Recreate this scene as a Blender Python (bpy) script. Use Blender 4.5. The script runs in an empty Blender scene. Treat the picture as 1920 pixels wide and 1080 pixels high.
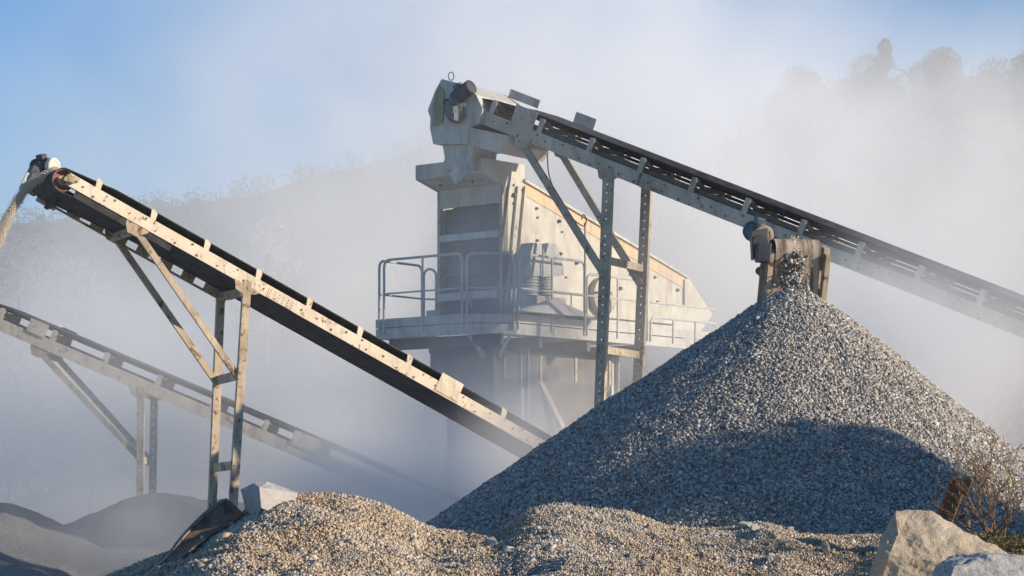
import bpy, bmesh, math, random
import numpy as np
from mathutils import Vector, Matrix, noise as mnoise

rad = math.radians
V = Vector
SC = bpy.context.scene
COL = SC.collection

# ------------------------------------------------------------------ camera
F = 4500.0          # focal length in pixels of a 1920 wide frame
HZ = 950.0          # eye level row
CZ = 1.7            # eye height
cam = bpy.data.cameras.new('camera')
cam.lens = 36.0 * F / 1920.0
cam.shift_y = (HZ - 540.0) / 1920.0
cam.clip_end = 3000
camo = bpy.data.objects.new('camera', cam)
COL.objects.link(camo)
camo.location = (0, 0, CZ)
camo.rotation_euler = (rad(90), 0, 0)
SC.camera = camo

# ------------------------------------------------------------------ world, sun, exposure
SUN_AZ = -19.0      # degrees from +X (right), minus = towards the camera
SUN_EL = 17.0
wd = bpy.data.worlds.new('World')
SC.world = wd
wd.use_nodes = True
wn = wd.node_tree
sky = wn.nodes.new('ShaderNodeTexSky')
sky.sky_type = 'NISHITA'
sky.sun_disc = False
sky.sun_elevation = rad(SUN_EL)
sky.sun_rotation = rad(90 - SUN_AZ)
sky.air_density = 1.0
sky.dust_density = 0.0
sky.ozone_density = 5.0
sky.altitude = 200
hs = wn.nodes.new('ShaderNodeHueSaturation')
hs.inputs['Saturation'].default_value = 1.22
wn.links.new(sky.outputs[0], hs.inputs['Color'])
wn.links.new(hs.outputs[0], wn.nodes['Background'].inputs[0])
wn.nodes['Background'].inputs[1].default_value = 0.105
sl = bpy.data.lights.new('sun', 'SUN')
sl.energy = 5.0
sl.angle = rad(0.5)
sl.color = (1.0, 0.85, 0.66)
so = bpy.data.objects.new('sun', sl)
COL.objects.link(so)
sd = V((math.cos(rad(SUN_EL)) * math.cos(rad(SUN_AZ)), math.cos(rad(SUN_EL)) * math.sin(rad(SUN_AZ)), math.sin(rad(SUN_EL))))
so.rotation_euler = sd.to_track_quat('Z', 'Y').to_euler()
so.location = (40, -10, 30)
SC.view_settings.view_transform = 'Standard'
SC.view_settings.look = 'None'
SC.view_settings.exposure = 0.53
SC.view_settings.gamma = 1
SC.view_settings.use_curve_mapping = False
SC.cycles.use_denoising = True
SC.cycles.denoiser = 'OPENIMAGEDENOISE'
SC.cycles.max_bounces = 10
SC.cycles.volume_bounces = 8
SC.cycles.volume_step_rate = 2.8
SC.cycles.volume_max_steps = 128
SC.cycles.use_adaptive_sampling = True
SC.cycles.adaptive_threshold = 0.02


# ------------------------------------------------------------------ helpers
def P(px, py, Y):
    return V(((px - 960.0) / F * Y, Y, CZ + (HZ - py) / F * Y))


def on_plan(px, py, O, d):
    """point seen at column px on the vertical plane through O along the level direction d"""
    u = (px - 960.0) / F
    t = (O.x - u * O.y) / (u * d.y - d.x)
    q = O + d * t
    q.z = CZ + (HZ - py) / F * q.y
    return q, t


BASE = {}


def setp(o, label=None, cat=None, group=None, kind=None):
    if label:
        o['label'] = label
    if cat:
        o['category'] = cat
    if group:
        o['group'] = group
    if kind:
        o['kind'] = kind
    return o


def empty(name, loc, label, cat, group=None):
    o = bpy.data.objects.new(name, None)
    COL.objects.link(o)
    o.location = loc
    o.empty_display_size = 0.2
    BASE[o.name] = V(loc)
    return setp(o, label, cat, group)


def link(name, me, mat, parent=None):
    o = bpy.data.objects.new(name, me)
    COL.objects.link(o)
    if mat and not me.materials:
        me.materials.append(mat)
    if parent is not None:
        o.parent = parent
        BASE[o.name] = BASE[parent.name]
    return o


class MB:
    def __init__(s):
        s.v, s.f = [], []

    def add(s, vs, fs):
        b = len(s.v)
        s.v += [tuple(q) for q in vs]
        s.f += [tuple(b + i for i in f) for f in fs]
        return s

    def box(s, c, ax, ay, az):
        """centre + three half axes"""
        c, ax, ay, az = V(c), V(ax), V(ay), V(az)
        vs = [c + ax * i + ay * j + az * k for k in (-1, 1) for j in (-1, 1) for i in (-1, 1)]
        return s.add(vs, [(0, 2, 3, 1), (4, 5, 7, 6), (0, 1, 5, 4), (2, 6, 7, 3), (0, 4, 6, 2), (1, 3, 7, 5)])

    def bar(s, a, b, side, w, h):
        """box beam from a to b, w wide along side, h along the remaining axis"""
        a, b = V(a), V(b)
        d = (b - a)
        x = d.normalized()
        y = (V(side) - x * V(side).dot(x)).normalized()
        z = x.cross(y)
        return s.box((a + b) / 2, d / 2, y * (w / 2), z * (h / 2))

    def prism(s, poly, off):
        """polygon (3-D points) extruded by the vector off"""
        n = len(poly)
        a = [V(q) for q in poly]
        b = [q + V(off) for q in a]
        fs = [tuple(range(n)), tuple(range(2 * n - 1, n - 1, -1))]
        fs += [(i, i + n, (i + 1) % n + n, (i + 1) % n) for i in range(n)]
        return s.add(a + b, fs)

    def cyl(s, a, b, r0, r1=None, n=20, cap=True):
        r1 = r0 if r1 is None else r1
        a, b = V(a), V(b)
        x = (b - a).normalized()
        y = x.orthogonal().normalized()
        z = x.cross(y)
        vs = []
        for q, r in ((a, r0), (b, r1)):
            vs += [q + (y * math.cos(2 * math.pi * i / n) + z * math.sin(2 * math.pi * i / n)) * r for i in range(n)]
        fs = [(i, (i + 1) % n, n + (i + 1) % n, n + i) for i in range(n)]
        if cap:
            fs += [tuple(range(n - 1, -1, -1)), tuple(range(n, 2 * n))]
        return s.add(vs, fs)

    def lathe(s, a, d, prof, n=24):
        """prof = [(distance along d, radius)]"""
        a, x = V(a), V(d).normalized()
        y = x.orthogonal().normalized()
        z = x.cross(y)
        vs = []
        for t, r in prof:
            vs += [a + x * t + (y * math.cos(2 * math.pi * i / n) + z * math.sin(2 * math.pi * i / n)) * r for i in range(n)]
        fs = []
        for k in range(len(prof) - 1):
            fs += [(k * n + i, k * n + (i + 1) % n, (k + 1) * n + (i + 1) % n, (k + 1) * n + i) for i in range(n)]
        fs += [tuple(range(n - 1, -1, -1)), tuple(range((len(prof) - 1) * n, len(prof) * n))]
        return s.add(vs, fs)

    def tube(s, pts, r, n=8):
        pts = [V(q) for q in pts]
        rs = r if isinstance(r, (list, tuple)) else [r] * len(pts)
        vs, up = [], None
        for i, q in enumerate(pts):
            d = (pts[min(i + 1, len(pts) - 1)] - pts[max(i - 1, 0)]).normalized()
            if up is None:
                up = d.orthogonal().normalized()
            up = (up - d * up.dot(d))
            up = up.normalized() if up.length > 1e-5 else d.orthogonal().normalized()
            w = d.cross(up)
            vs += [q + (up * math.cos(2 * math.pi * k / n) + w * math.sin(2 * math.pi * k / n)) * rs[i] for k in range(n)]
        m = len(pts)
        fs = [(i * n + k, i * n + (k + 1) % n, (i + 1) * n + (k + 1) % n, (i + 1) * n + k) for i in range(m - 1) for k in range(n)]
        fs += [tuple(range(n - 1, -1, -1)), tuple(range((m - 1) * n, m * n))]
        return s.add(vs, fs)

    def build(s, name, mat, parent=None, smooth=False, bevel=0):
        b = BASE[parent.name] if parent is not None else V((0, 0, 0))
        me = bpy.data.meshes.new(name)
        me.from_pydata([(q[0] - b.x, q[1] - b.y, q[2] - b.z) for q in s.v], [], s.f)
        bm = bmesh.new()
        bm.from_mesh(me)
        bmesh.ops.recalc_face_normals(bm, faces=bm.faces)
        bm.to_mesh(me)
        bm.free()
        if smooth:
            me.shade_smooth()
            me.set_sharp_from_angle(angle=rad(40))
        o = link(name, me, mat, parent)
        if bevel:
            m = o.modifiers.new('bevel', 'BEVEL')
            m.width = bevel
            m.segments = 2
            m.limit_method = 'ANGLE'
        return o


def np_mesh(name, verts, faces, k):
    """verts (N,3), faces (M,k) -> mesh"""
    me = bpy.data.meshes.new(name)
    n, m = len(verts), len(faces)
    me.vertices.add(n)
    me.vertices.foreach_set('co', np.ascontiguousarray(verts, np.float32).ravel())
    me.loops.add(m * k)
    me.loops.foreach_set('vertex_index', np.ascontiguousarray(faces, np.int32).ravel())
    me.polygons.add(m)
    me.polygons.foreach_set('loop_start', np.arange(0, m * k, k, dtype=np.int32))
    me.update(calc_edges=True)
    return me


def stone_arrays(pts, size, rng):
    """one angular chip per point"""
    n = len(pts)
    cube = np.array([[x, y, z] for z in (-1, 1) for y in (-1, 1) for x in (-1, 1)], float)
    vs = cube[None] * 0.5 + rng.uniform(-0.26, 0.26, (n, 8, 3))
    vs *= rng.uniform(0.6, 1.25, (n, 1, 3))
    q = rng.normal(size=(n, 4))
    q /= np.linalg.norm(q, axis=1, keepdims=True)
    w, x, y, z = q.T
    R = np.stack([1 - 2 * (y * y + z * z), 2 * (x * y - z * w), 2 * (x * z + y * w),
                  2 * (x * y + z * w), 1 - 2 * (x * x + z * z), 2 * (y * z - x * w),
                  2 * (x * z - y * w), 2 * (y * z + x * w), 1 - 2 * (x * x + y * y)], 1).reshape(n, 3, 3)
    vs = np.einsum('nij,nkj->nki', R, vs) * np.asarray(size).reshape(-1, 1, 1) + pts[:, None, :]
    fq = np.array([(0, 2, 3, 1), (4, 5, 7, 6), (0, 1, 5, 4), (2, 6, 7, 3), (0, 4, 6, 2), (1, 3, 7, 5)])
    fs = fq[None] + (np.arange(n) * 8)[:, None, None]
    return vs.reshape(-1, 3), fs.reshape(-1, 4)


def join_arrays(parts):
    vs, fs, b = [], [], 0
    for v, f in parts:
        vs.append(v)
        fs.append(f + b)
        b += len(v)
    return np.concatenate(vs), np.concatenate(fs)


def fbm(x, y, seed, base, octs=4):
    """smooth value noise on arrays"""
    out = np.zeros_like(x, dtype=float)
    amp, fr, tot = 1.0, base, 0
    for o in range(octs):
        r = np.random.default_rng(seed + o).uniform(-1, 1, (256, 256))
        a, b = x * fr + 31.7 * o, y * fr + 17.3 * o
        i, j = np.floor(a).astype(int), np.floor(b).astype(int)
        u, v = a - i, b - j
        u, v = u * u * (3 - 2 * u), v * v * (3 - 2 * v)
        g = lambda p, q: r[p % 256, q % 256]
        out += amp * ((g(i, j) * (1 - u) + g(i + 1, j) * u) * (1 - v) + (g(i, j + 1) * (1 - u) + g(i + 1, j + 1) * u) * v)
        tot += amp
        amp *= 0.5
        fr *= 2
    return out / tot


# ------------------------------------------------------------------ materials
class NT:
    def __init__(s, name):
        s.m = bpy.data.materials.new(name)
        s.m.use_nodes = True
        s.t = s.m.node_tree
        s.b = s.t.nodes['Principled BSDF']
        s.out = s.t.nodes['Material Output']
        s.tc = None

    def n(s, kind, **kw):
        nd = s.t.nodes.new(kind)
        for k, v in kw.items():
            setattr(nd, k, v)
        return nd

    def l(s, a, b):
        s.t.links.new(a, b)

    def coord(s):
        if not s.tc:
            s.tc = s.n('ShaderNodeTexCoord')
        return s.tc.outputs['Object']

    def noise(s, scale, detail=4, rough=0.6, stretch=None):
        nd = s.n('ShaderNodeTexNoise')
        nd.inputs['Scale'].default_value = scale
        nd.inputs['Detail'].default_value = detail
        nd.inputs['Roughness'].default_value = rough
        src = s.coord()
        if stretch:
            mp = s.n('ShaderNodeMapping')
            mp.inputs['Scale'].default_value = stretch
            s.l(src, mp.inputs[0])
            src = mp.outputs[0]
        s.l(src, nd.inputs['Vector'])
        return nd.outputs['Fac']

    def voro(s, scale):
        nd = s.n('ShaderNodeTexVoronoi')
        nd.inputs['Scale'].default_value = scale
        s.l(s.coord(), nd.inputs['Vector'])
        return nd

    def ramp(s, fac, stops, const=False):
        r = s.n('ShaderNodeValToRGB')
        e = r.color_ramp.elements
        while len(e) < len(stops):
            e.new(0.5)
        for el, (p, c) in zip(e, stops):
            el.position = p
            el.color = (*c, 1) if len(c) == 3 else c
        if const:
            r.color_ramp.interpolation = 'CONSTANT'
        s.l(fac, r.inputs[0])
        return r.outputs[0]

    def mix(s, fac, a, b, mode='MIX'):
        m = s.n('ShaderNodeMix', data_type='RGBA', blend_type=mode)
        for sock, v in ((m.inputs[0], fac), (m.inputs[6], a), (m.inputs[7], b)):
            if isinstance(v, (int, float)):
                sock.default_value = v
            elif isinstance(v, tuple):
                sock.default_value = (*v, 1)
            else:
                s.l(v, sock)
        return m.outputs[2]

    def fin(s, col, rough=0.8, metal=0.0, bump=None, bstr=0.3, bdist=0.01, spec=0.3):
        if isinstance(col, tuple):
            s.b.inputs['Base Color'].default_value = (*col, 1)
        else:
            s.l(col, s.b.inputs['Base Color'])
        s.b.inputs['Roughness'].default_value = rough
        s.b.inputs['Metallic'].default_value = metal
        s.b.inputs['Specular IOR Level'].default_value = spec
        if bump is not None:
            b = s.n('ShaderNodeBump')
            b.inputs['Strength'].default_value = bstr
            b.inputs['Distance'].default_value = bdist
            s.l(bump, b.inputs['Height'])
            s.l(b.outputs[0], s.b.inputs['Normal'])
        return s.m


def metal_paint(name, base, dirt, rust=(0.13, 0.055, 0.025), rust_amt=0.62, spots=0.5, rough=0.6):
    t = NT(name)
    d = t.ramp(t.noise(2.3, 6, 0.65), [(0.35, (0, 0, 0)), (0.7, (1, 1, 1))])
    c = t.mix(d, base, dirt)
    streak = t.ramp(t.noise(5, 5, 0.7, (1, 1, 0.25)), [(0.5, (0, 0, 0)), (0.75, (0.8, 0.8, 0.8))])
    c = t.mix(streak, c, tuple(q * 0.55 for q in dirt))
    r = t.ramp(t.noise(7, 8, 0.75), [(rust_amt, (0, 0, 0)), (rust_amt + 0.07, (1, 1, 1))])
    c = t.mix(r, c, rust)
    vo = t.voro(9)
    sp = t.ramp(vo.outputs['Distance'], [(0.10, (spots, spots, spots)), (0.17, (0, 0, 0))])
    pick = t.ramp(vo.outputs['Color'], [(0.62, (0, 0, 0)), (0.63, (1, 1, 1))])
    sp = t.mix(1.0, sp, pick, 'MULTIPLY')
    c = t.mix(sp, c, (0.06, 0.035, 0.025))
    return t.fin(c, rough, 0, t.noise(60, 4), 0.15, 0.004)


M = {}
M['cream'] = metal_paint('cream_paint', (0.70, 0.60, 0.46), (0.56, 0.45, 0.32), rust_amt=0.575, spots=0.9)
M['grey_paint'] = metal_paint('dusty_grey_paint', (0.54, 0.475, 0.38), (0.37, 0.315, 0.245), rust_amt=0.575, spots=0.9)
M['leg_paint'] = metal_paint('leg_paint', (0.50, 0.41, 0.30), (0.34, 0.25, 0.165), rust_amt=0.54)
M['leg_grey'] = metal_paint('leg_grey_paint', (0.46, 0.395, 0.31), (0.30, 0.245, 0.18), rust_amt=0.555)
M['white_steel'] = metal_paint('white_steel', (0.54, 0.505, 0.435), (0.42, 0.385, 0.32), rust_amt=0.69, spots=0.6)
M['pale_dusty'] = metal_paint('dusty_pale_steel', (0.52, 0.51, 0.47), (0.38, 0.37, 0.34), rust_amt=0.74, spots=0.3)
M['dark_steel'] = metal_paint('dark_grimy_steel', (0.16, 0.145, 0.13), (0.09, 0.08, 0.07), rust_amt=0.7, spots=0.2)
M['olive'] = metal_paint('olive_door', (0.36, 0.33, 0.21), (0.28, 0.25, 0.16), rust_amt=0.7)
M['orange'] = metal_paint('orange_band', (0.62, 0.45, 0.28), (0.54, 0.39, 0.25), rust_amt=0.75)
M['rim_steel'] = metal_paint('worn_rim_steel', (0.30, 0.23, 0.15), (0.22, 0.15, 0.09), rust_amt=0.55)
M['galv'] = metal_paint('galvanised_rail', (0.50, 0.50, 0.48), (0.38, 0.38, 0.37), rust_amt=0.75, spots=0.2, rough=0.5)
M['rust'] = metal_paint('rusty_steel', (0.20, 0.085, 0.035), (0.10, 0.045, 0.025), rust_amt=0.5)
M['red_pulley'] = metal_paint('red_primer', (0.30, 0.12, 0.08), (0.22, 0.13, 0.10))
M['motor_blue'] = metal_paint('motor_blue', (0.05, 0.085, 0.13), (0.19, 0.18, 0.17), rust_amt=0.7, rough=0.45)
M['motor_dark'] = metal_paint('motor_dark', (0.035, 0.038, 0.045), (0.09, 0.085, 0.08), rust_amt=0.75, rough=0.5)
M['motor_white'] = metal_paint('motor_white_cap', (0.66, 0.64, 0.58), (0.45, 0.42, 0.36), rust_amt=0.8, spots=0)
M['motor_tan'] = metal_paint('motor_dusty_tan', (0.38, 0.33, 0.25), (0.20, 0.17, 0.125), rust_amt=0.75, spots=0.1)
t = NT('rubber_belt')
M['belt'] = t.fin(t.mix(t.ramp(t.noise(6, 5), [(0.4, (0, 0, 0)), (0.75, (1, 1, 1))]), (0.016, 0.016, 0.016), (0.065, 0.06, 0.055)), 0.75)
t = NT('dusty_belt')
st = t.ramp(t.noise(9, 5, 0.7, (1, 0.12, 0.12)), [(0.42, (0, 0, 0)), (0.60, (1, 1, 1))])
M['belt_dusty'] = t.fin(t.mix(st, (0.44, 0.36, 0.28), (0.12, 0.09, 0.07)), 0.9)


def gravel_mat(name, stops, tint=None, bump=80):
    t = NT(name)
    g = t.n('ShaderNodeNewGeometry')
    c = t.ramp(g.outputs['Random Per Island'], stops)
    fine = t.noise(bump, 4, 0.7)
    c = t.mix(t.ramp(fine, [(0.3, (0.35, 0.35, 0.35)), (0.65, (0, 0, 0))]), c, tuple(q * 0.6 for q in stops[len(stops) // 2][1]))
    if tint:
        c = t.mix(t.ramp(t.noise(1.3, 4), [(0.42, (0, 0, 0)), (0.62, (0.75, 0.75, 0.75))]), c, tint, 'MULTIPLY')
    return t.fin(c, 0.85, 0, fine, 0.4, 0.006)


M['gravel'] = gravel_mat('grey_gravel', [(0.0, (0.06, 0.063, 0.067)), (0.25, (0.16, 0.16, 0.16)), (0.5, (0.31, 0.30, 0.28)), (0.70, (0.45, 0.42, 0.38)), (0.84, (0.47, 0.37, 0.27)), (0.94, (0.62, 0.59, 0.54)), (1.0, (0.70, 0.67, 0.62))])
M['earth'] = gravel_mat('tan_gravel', [(0.0, (0.24, 0.205, 0.165)), (0.22, (0.38, 0.32, 0.25)), (0.5, (0.50, 0.43, 0.34)), (0.75, (0.60, 0.52, 0.42)), (0.92, (0.63, 0.56, 0.465)), (1.0, (0.70, 0.65, 0.58))], tint=(0.88, 0.74, 0.57), bump=160)
t = NT('dusty_pile')
M['dust_pile'] = t.fin(t.mix(t.noise(3, 6, 0.7), (0.22, 0.22, 0.22), (0.32, 0.31, 0.30)), 0.95, 0, t.noise(14, 6, 0.75), 1.0, 0.08)


def rock_mat(name, a, b, c3, stain=(0.16, 0.13, 0.10), sc=9):
    t = NT(name)
    n1 = t.noise(sc, 8, 0.7)
    c = t.mix(t.ramp(n1, [(0.35, (0, 0, 0)), (0.65, (1, 1, 1))]), a, b)
    c = t.mix(t.ramp(t.noise(sc * 0.5, 5, 0.6, (1, 1, 0.4)), [(0.5, (0, 0, 0)), (0.7, (0.8, 0.8, 0.8))]), c, c3)
    c = t.mix(t.ramp(t.noise(sc * 4, 6, 0.8), [(0.62, (0, 0, 0)), (0.72, (0.8, 0.8, 0.8))]), c, stain)
    h = t.mix(0.5, t.noise(sc * 3, 8, 0.75), t.noise(sc * 12, 5, 0.7))
    return t.fin(c, 0.9, 0, h, 1.0, 0.02)


M['rock_tan'] = rock_mat('tan_boulder', (0.60, 0.50, 0.37), (0.48, 0.38, 0.26), (0.66, 0.59, 0.48))
M['rock_pale'] = rock_mat('pale_boulder', (0.52, 0.50, 0.47), (0.42, 0.40, 0.37), (0.60, 0.58, 0.55))
M['rock_grey'] = rock_mat('grey_rock', (0.42, 0.38, 0.32), (0.31, 0.27, 0.22), (0.50, 0.46, 0.40), sc=20)
t = NT('pale_rock_dust')
M['rock_dust'] = t.fin((0.52, 0.50, 0.47), 0.95, 0, t.noise(30, 5), 0.4, 0.02)
t = NT('tan_fines')
M['stream'] = t.fin((0.66, 0.59, 0.49), 0.95)
t = NT('bare_ground')
M['ground'] = t.fin(t.mix(t.noise(0.8, 8, 0.7), (0.44, 0.42, 0.39), (0.56, 0.53, 0.49)), 0.95, 0, t.noise(20, 6, 0.7), 0.7, 0.03)
t = NT('twig_bark')
M['twig'] = t.fin(t.mix(t.noise(20, 5), (0.24, 0.16, 0.10), (0.12, 0.07, 0.045)), 0.85)
t = NT('trunk_bark')
M['bark'] = t.fin(t.mix(t.noise(4, 6), (0.14, 0.11, 0.08), (0.08, 0.06, 0.045)), 0.9)


def leaf_mat(name, stops):
    t = NT(name)
    g = t.n('ShaderNodeNewGeometry')
    c = t.ramp(g.outputs['Random Per Island'], stops)
    m = t.fin(c, 0.7)
    tr = t.n('ShaderNodeBsdfTranslucent')
    t.l(c, tr.inputs[0])
    mx = t.n('ShaderNodeMixShader')
    mx.inputs[0].default_value = 0.25
    t.l(t.b.outputs[0], mx.inputs[1])
    t.l(tr.outputs[0], mx.inputs[2])
    t.l(mx.outputs[0], t.out.inputs['Surface'])
    return m


M['leaf'] = leaf_mat('dull_green_leaves', [(0, (0.045, 0.06, 0.03)), (0.5, (0.075, 0.09, 0.045)), (1, (0.13, 0.12, 0.065))])
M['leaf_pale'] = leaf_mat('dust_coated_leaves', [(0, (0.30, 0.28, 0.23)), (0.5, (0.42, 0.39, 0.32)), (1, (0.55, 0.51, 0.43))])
M['leaf_dry'] = leaf_mat('dry_leaves', [(0, (0.05, 0.06, 0.02)), (0.5, (0.14, 0.11, 0.03)), (1, (0.40, 0.30, 0.06))])
M['moss'] = leaf_mat('brown_moss', [(0, (0.07, 0.06, 0.025)), (0.5, (0.14, 0.11, 0.04)), (1, (0.22, 0.17, 0.08))])

# ------------------------------------------------------------------ ground, hills
NX, NY = 90, 90
gx = np.linspace(-400, 400, NX)
gy = np.concatenate([np.linspace(-60, 60, 60), np.linspace(70, 2500, 30)])
X, Y = np.meshgrid(gx, gy)
Z = 0.05 * fbm(X, Y, 5, 0.2)
vs = np.stack([X.ravel(), Y.ravel(), Z.ravel()], 1)


def gridf(nx, ny):
    i = np.arange(nx * ny).reshape(ny, nx)
    return np.stack([i[:-1, :-1], i[:-1, 1:], i[1:, 1:], i[1:, :-1]], -1).reshape(-1, 4)


gr = link('ground', np_mesh('ground', vs, gridf(NX, len(gy)), 4), M['ground'])
setp(gr, 'bare quarry floor under the conveyors and piles', None, None, 'structure')


def interp(x, pts):
    a = np.array(pts, float)
    return np.interp(x, a[:, 0], a[:, 1])


t = NT('hill_soil')
M['hill'] = t.fin(t.mix(t.noise(0.5, 6), (0.05, 0.055, 0.03), (0.13, 0.11, 0.07)), 0.95)


def make_hill(name, crest_px, Yc, depth, label):
    xs = np.linspace(-0.30 * Yc, 0.30 * Yc, 100)
    ys = np.linspace(Yc - depth, Yc + depth * 1.2, 40)
    X, Y = np.meshgrid(xs, ys)
    px = 960 + X / Yc * F
    zc = CZ + (HZ - interp(px, crest_px)) / F * Yc
    k = np.where(Y < Yc, (Y - (Yc - depth)) / depth, 1 - 0.6 * (Y - Yc) / depth)
    k = k * k * (3 - 2 * np.clip(k, 0, 1))
    Z = -0.5 + (zc + 0.5) * np.clip(k, 0, 1) + fbm(X, Y, 8, 0.05) * 0.01 * Yc * np.clip(k, 0, 1)
    o = link(name, np_mesh(name, np.stack([X.ravel(), Y.ravel(), Z.ravel()], 1), gridf(100, 40), 4), M['hill'])
    return setp(o, label, None, None, 'structure'), (X, Y, Z)


HR = [(-3000, 900), (900, 900), (1150, 700), (1350, 320), (1520, 215), (1650, 185), (1760, 175), (1850, 190), (1920, 180), (2300, 90)]
HL = [(-900, 520), (0, 440), (200, 405), (300, 392), (480, 385), (560, 365), (700, 325), (900, 260), (1100, 300), (1500, 420), (2500, 700)]
h1, A1 = make_hill('hill', HR, 150, 70, 'steep wooded hillside behind the plant on the right')
h2, A2 = make_hill('hill', HL, 350, 170, 'distant wooded hillside fading into dust on the left')


def leaf_cloud(centers, radii, n, size, rng):
    """n quads spread through clumps"""
    k = rng.integers(0, len(centers), n)
    d = rng.normal(size=(n, 3))
    d /= np.linalg.norm(d, axis=1, keepdims=True)
    p = centers[k] + d * (radii[k] * rng.uniform(0.45, 1.05, n) ** 0.6)[:, None]
    a = rng.normal(size=(n, 3))
    a /= np.linalg.norm(a, axis=1, keepdims=True)
    b = np.cross(a, rng.normal(size=(n, 3)))
    b /= np.linalg.norm(b, axis=1, keepdims=True)
    s = (size * rng.uniform(0.6, 1.3, n))[:, None]
    a, b = a * s, b * s * 0.6
    v = np.stack([p - a, p - b, p + a, p + b], 1).reshape(-1, 3)
    return v, np.arange(n * 4).reshape(-1, 4)


def crown_mesh(seed, w, h, n, leaf, nclump=16, spiky=False):
    rng = np.random.default_rng(seed)
    c = []
    for i in range(nclump):
        a = rng.uniform(0, 2 * math.pi)
        zz = rng.uniform(0, 1)
        r = w * 0.5 * rng.uniform(0.2, 0.85) * (math.sin(math.pi * (0.2 + 0.75 * zz)) if not spiky else (1.05 - zz))
        c.append((r * math.cos(a), r * math.sin(a), h * (0.28 + 0.66 * zz)))
    c = np.array(c)
    r = rng.uniform(0.13, 0.26, nclump) * w * (0.55 if spiky else 1)
    v, f = leaf_cloud(c, r, n, leaf, rng)
    return np_mesh('crown', v, f, 4), c


def trunk_mesh(c, h, r):
    m = MB()
    m.tube([(0, 0, -0.4), (0.05, 0, h * 0.3), (-0.04, 0.05, h * 0.62), (0.05, 0, h * 0.86)], [r, r * 0.8, r * 0.5, r * 0.15], 7)
    for q in c[:9]:
        z0 = min(q[2] * 0.72, h * 0.6)
        m.tube([(0, 0, z0), (q[0] * 0.55, q[1] * 0.55, (z0 + q[2]) / 2), tuple(q)], [r * 0.38, r * 0.25, r * 0.08], 5)
    me = bpy.data.meshes.new('trunk')
    me.from_pydata(m.v, [], m.f)
    return me


def tree_kind(seed, w, h, n, leaf, mat, spiky=False):
    cm, c = crown_mesh(seed, w, h, n, leaf, 18, spiky)
    cm.materials.append(mat)
    tm = trunk_mesh(c, h, h * 0.022)
    tm.materials.append(M['bark'])
    return cm, tm


def plant_tree(kind, loc, s, rz, label, group, name='tree'):
    r = empty(name, loc, label, 'tree', group)
    r.rotation_euler.z = rz
    r.scale = (s, s, s)
    link('crown', kind[0], None, r)
    link('trunk', kind[1], None, r)
    return r


K_round = [tree_kind(11, 6.5, 7, 22000, 0.105, M['leaf']), tree_kind(12, 6, 7.5, 22000, 0.105, M['leaf'])]
K_spike = tree_kind(14, 4.5, 8.5, 9000, 0.085, M['leaf'], True)
K_far = [tree_kind(s_, 4.6, 6.5, 5000, 0.11, M['leaf']) for s_ in (21, 22)]
K_pale = [tree_kind(31, 4.2, 6.5, 5000, 0.075, M['leaf_pale']), tree_kind(32, 3.6, 5.5, 4200, 0.075, M['leaf_pale'])]


def top_at(px, py, Y, h):
    q = P(px, py, Y)
    return (q.x, q.y, q.z - h)


random.seed(3)
for px, py, Y, kd, s_, lab in ((1630, 122, 150, K_round[0], 0.72, 'rounded leafy tree on the right skyline, left of the tall thin-topped one'),
                               (1660, 72, 152, K_spike, 0.8, 'tall thin-topped tree rising highest on the right skyline'),
                               (1772, 122, 149, K_round[1], 0.85, 'broad crowned tree on the right skyline just right of the tall thin-topped one'),
                               (1862, 128, 147, K_round[0], 0.62, 'small rounded green tree at the notch in the right skyline'),
                               (1955, 125, 138, K_round[1], 1.1, 'dark tree cut by the right edge of the picture'),
                               (1500, 150, 150, K_round[1], 0.75, 'leafy tree almost lost in dust at the left end of the right skyline')):
    plant_tree(kd, top_at(px, py, Y, 7.0 * s_ if kd is not K_spike else 8.3 * s_), s_, random.uniform(0, 6), lab, 'trees on the right skyline')
far_top = [(270, 366), (300, 362), (335, 368), (365, 362), (400, 364), (440, 354), (485, 356), (520, 348), (560, 338), (600, 326), (645, 312), (690, 300), (235, 380), (195, 388), (150, 398), (100, 408), (50, 415), (10, 420)]
for i, (px, py) in enumerate(far_top):
    s_ = random.uniform(0.6, 0.85)
    plant_tree(K_far[i % 2], top_at(px, py + 14, 345 + random.uniform(-4, 4), 6.2 * s_), s_, random.uniform(0, 6),
               'one of the small hazy trees lined up along the left skyline', 'trees along the left skyline')
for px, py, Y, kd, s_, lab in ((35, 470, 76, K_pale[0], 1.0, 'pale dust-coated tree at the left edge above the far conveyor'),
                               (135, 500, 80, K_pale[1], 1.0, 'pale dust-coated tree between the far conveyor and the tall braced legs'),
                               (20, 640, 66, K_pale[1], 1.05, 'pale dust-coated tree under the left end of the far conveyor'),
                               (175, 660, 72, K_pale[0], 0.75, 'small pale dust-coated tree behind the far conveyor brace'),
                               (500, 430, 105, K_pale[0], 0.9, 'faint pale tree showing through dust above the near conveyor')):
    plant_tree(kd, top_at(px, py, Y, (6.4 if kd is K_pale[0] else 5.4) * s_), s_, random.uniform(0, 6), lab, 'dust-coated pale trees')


K_shade = [tree_kind(41, 3.4, 8.5, 5000, 0.16, M['leaf'], True), tree_kind(42, 4.6, 7.0, 7500, 0.17, M['leaf'])]  # row added out of view on the right to shade the pile's lower slope
for i, (kd, x, y, s_, lab) in enumerate(((1, 22.0, 23.0, 1.19, 'tallest added shade tree, farthest back in the unseen row right of the gravel pile'),
                                         (1, 22.4, 20.0, 1.24, 'middle added shade tree in the unseen row right of the gravel pile'),
                                         (1, 21.5, 17.3, 1.10, 'lower added shade tree, nearest the camera in the unseen row right of the gravel pile'))):
    plant_tree(K_shade[kd], (x, y, 0), s_, 1.3 * i, lab, 'unseen trees added to shade the gravel pile')


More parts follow.
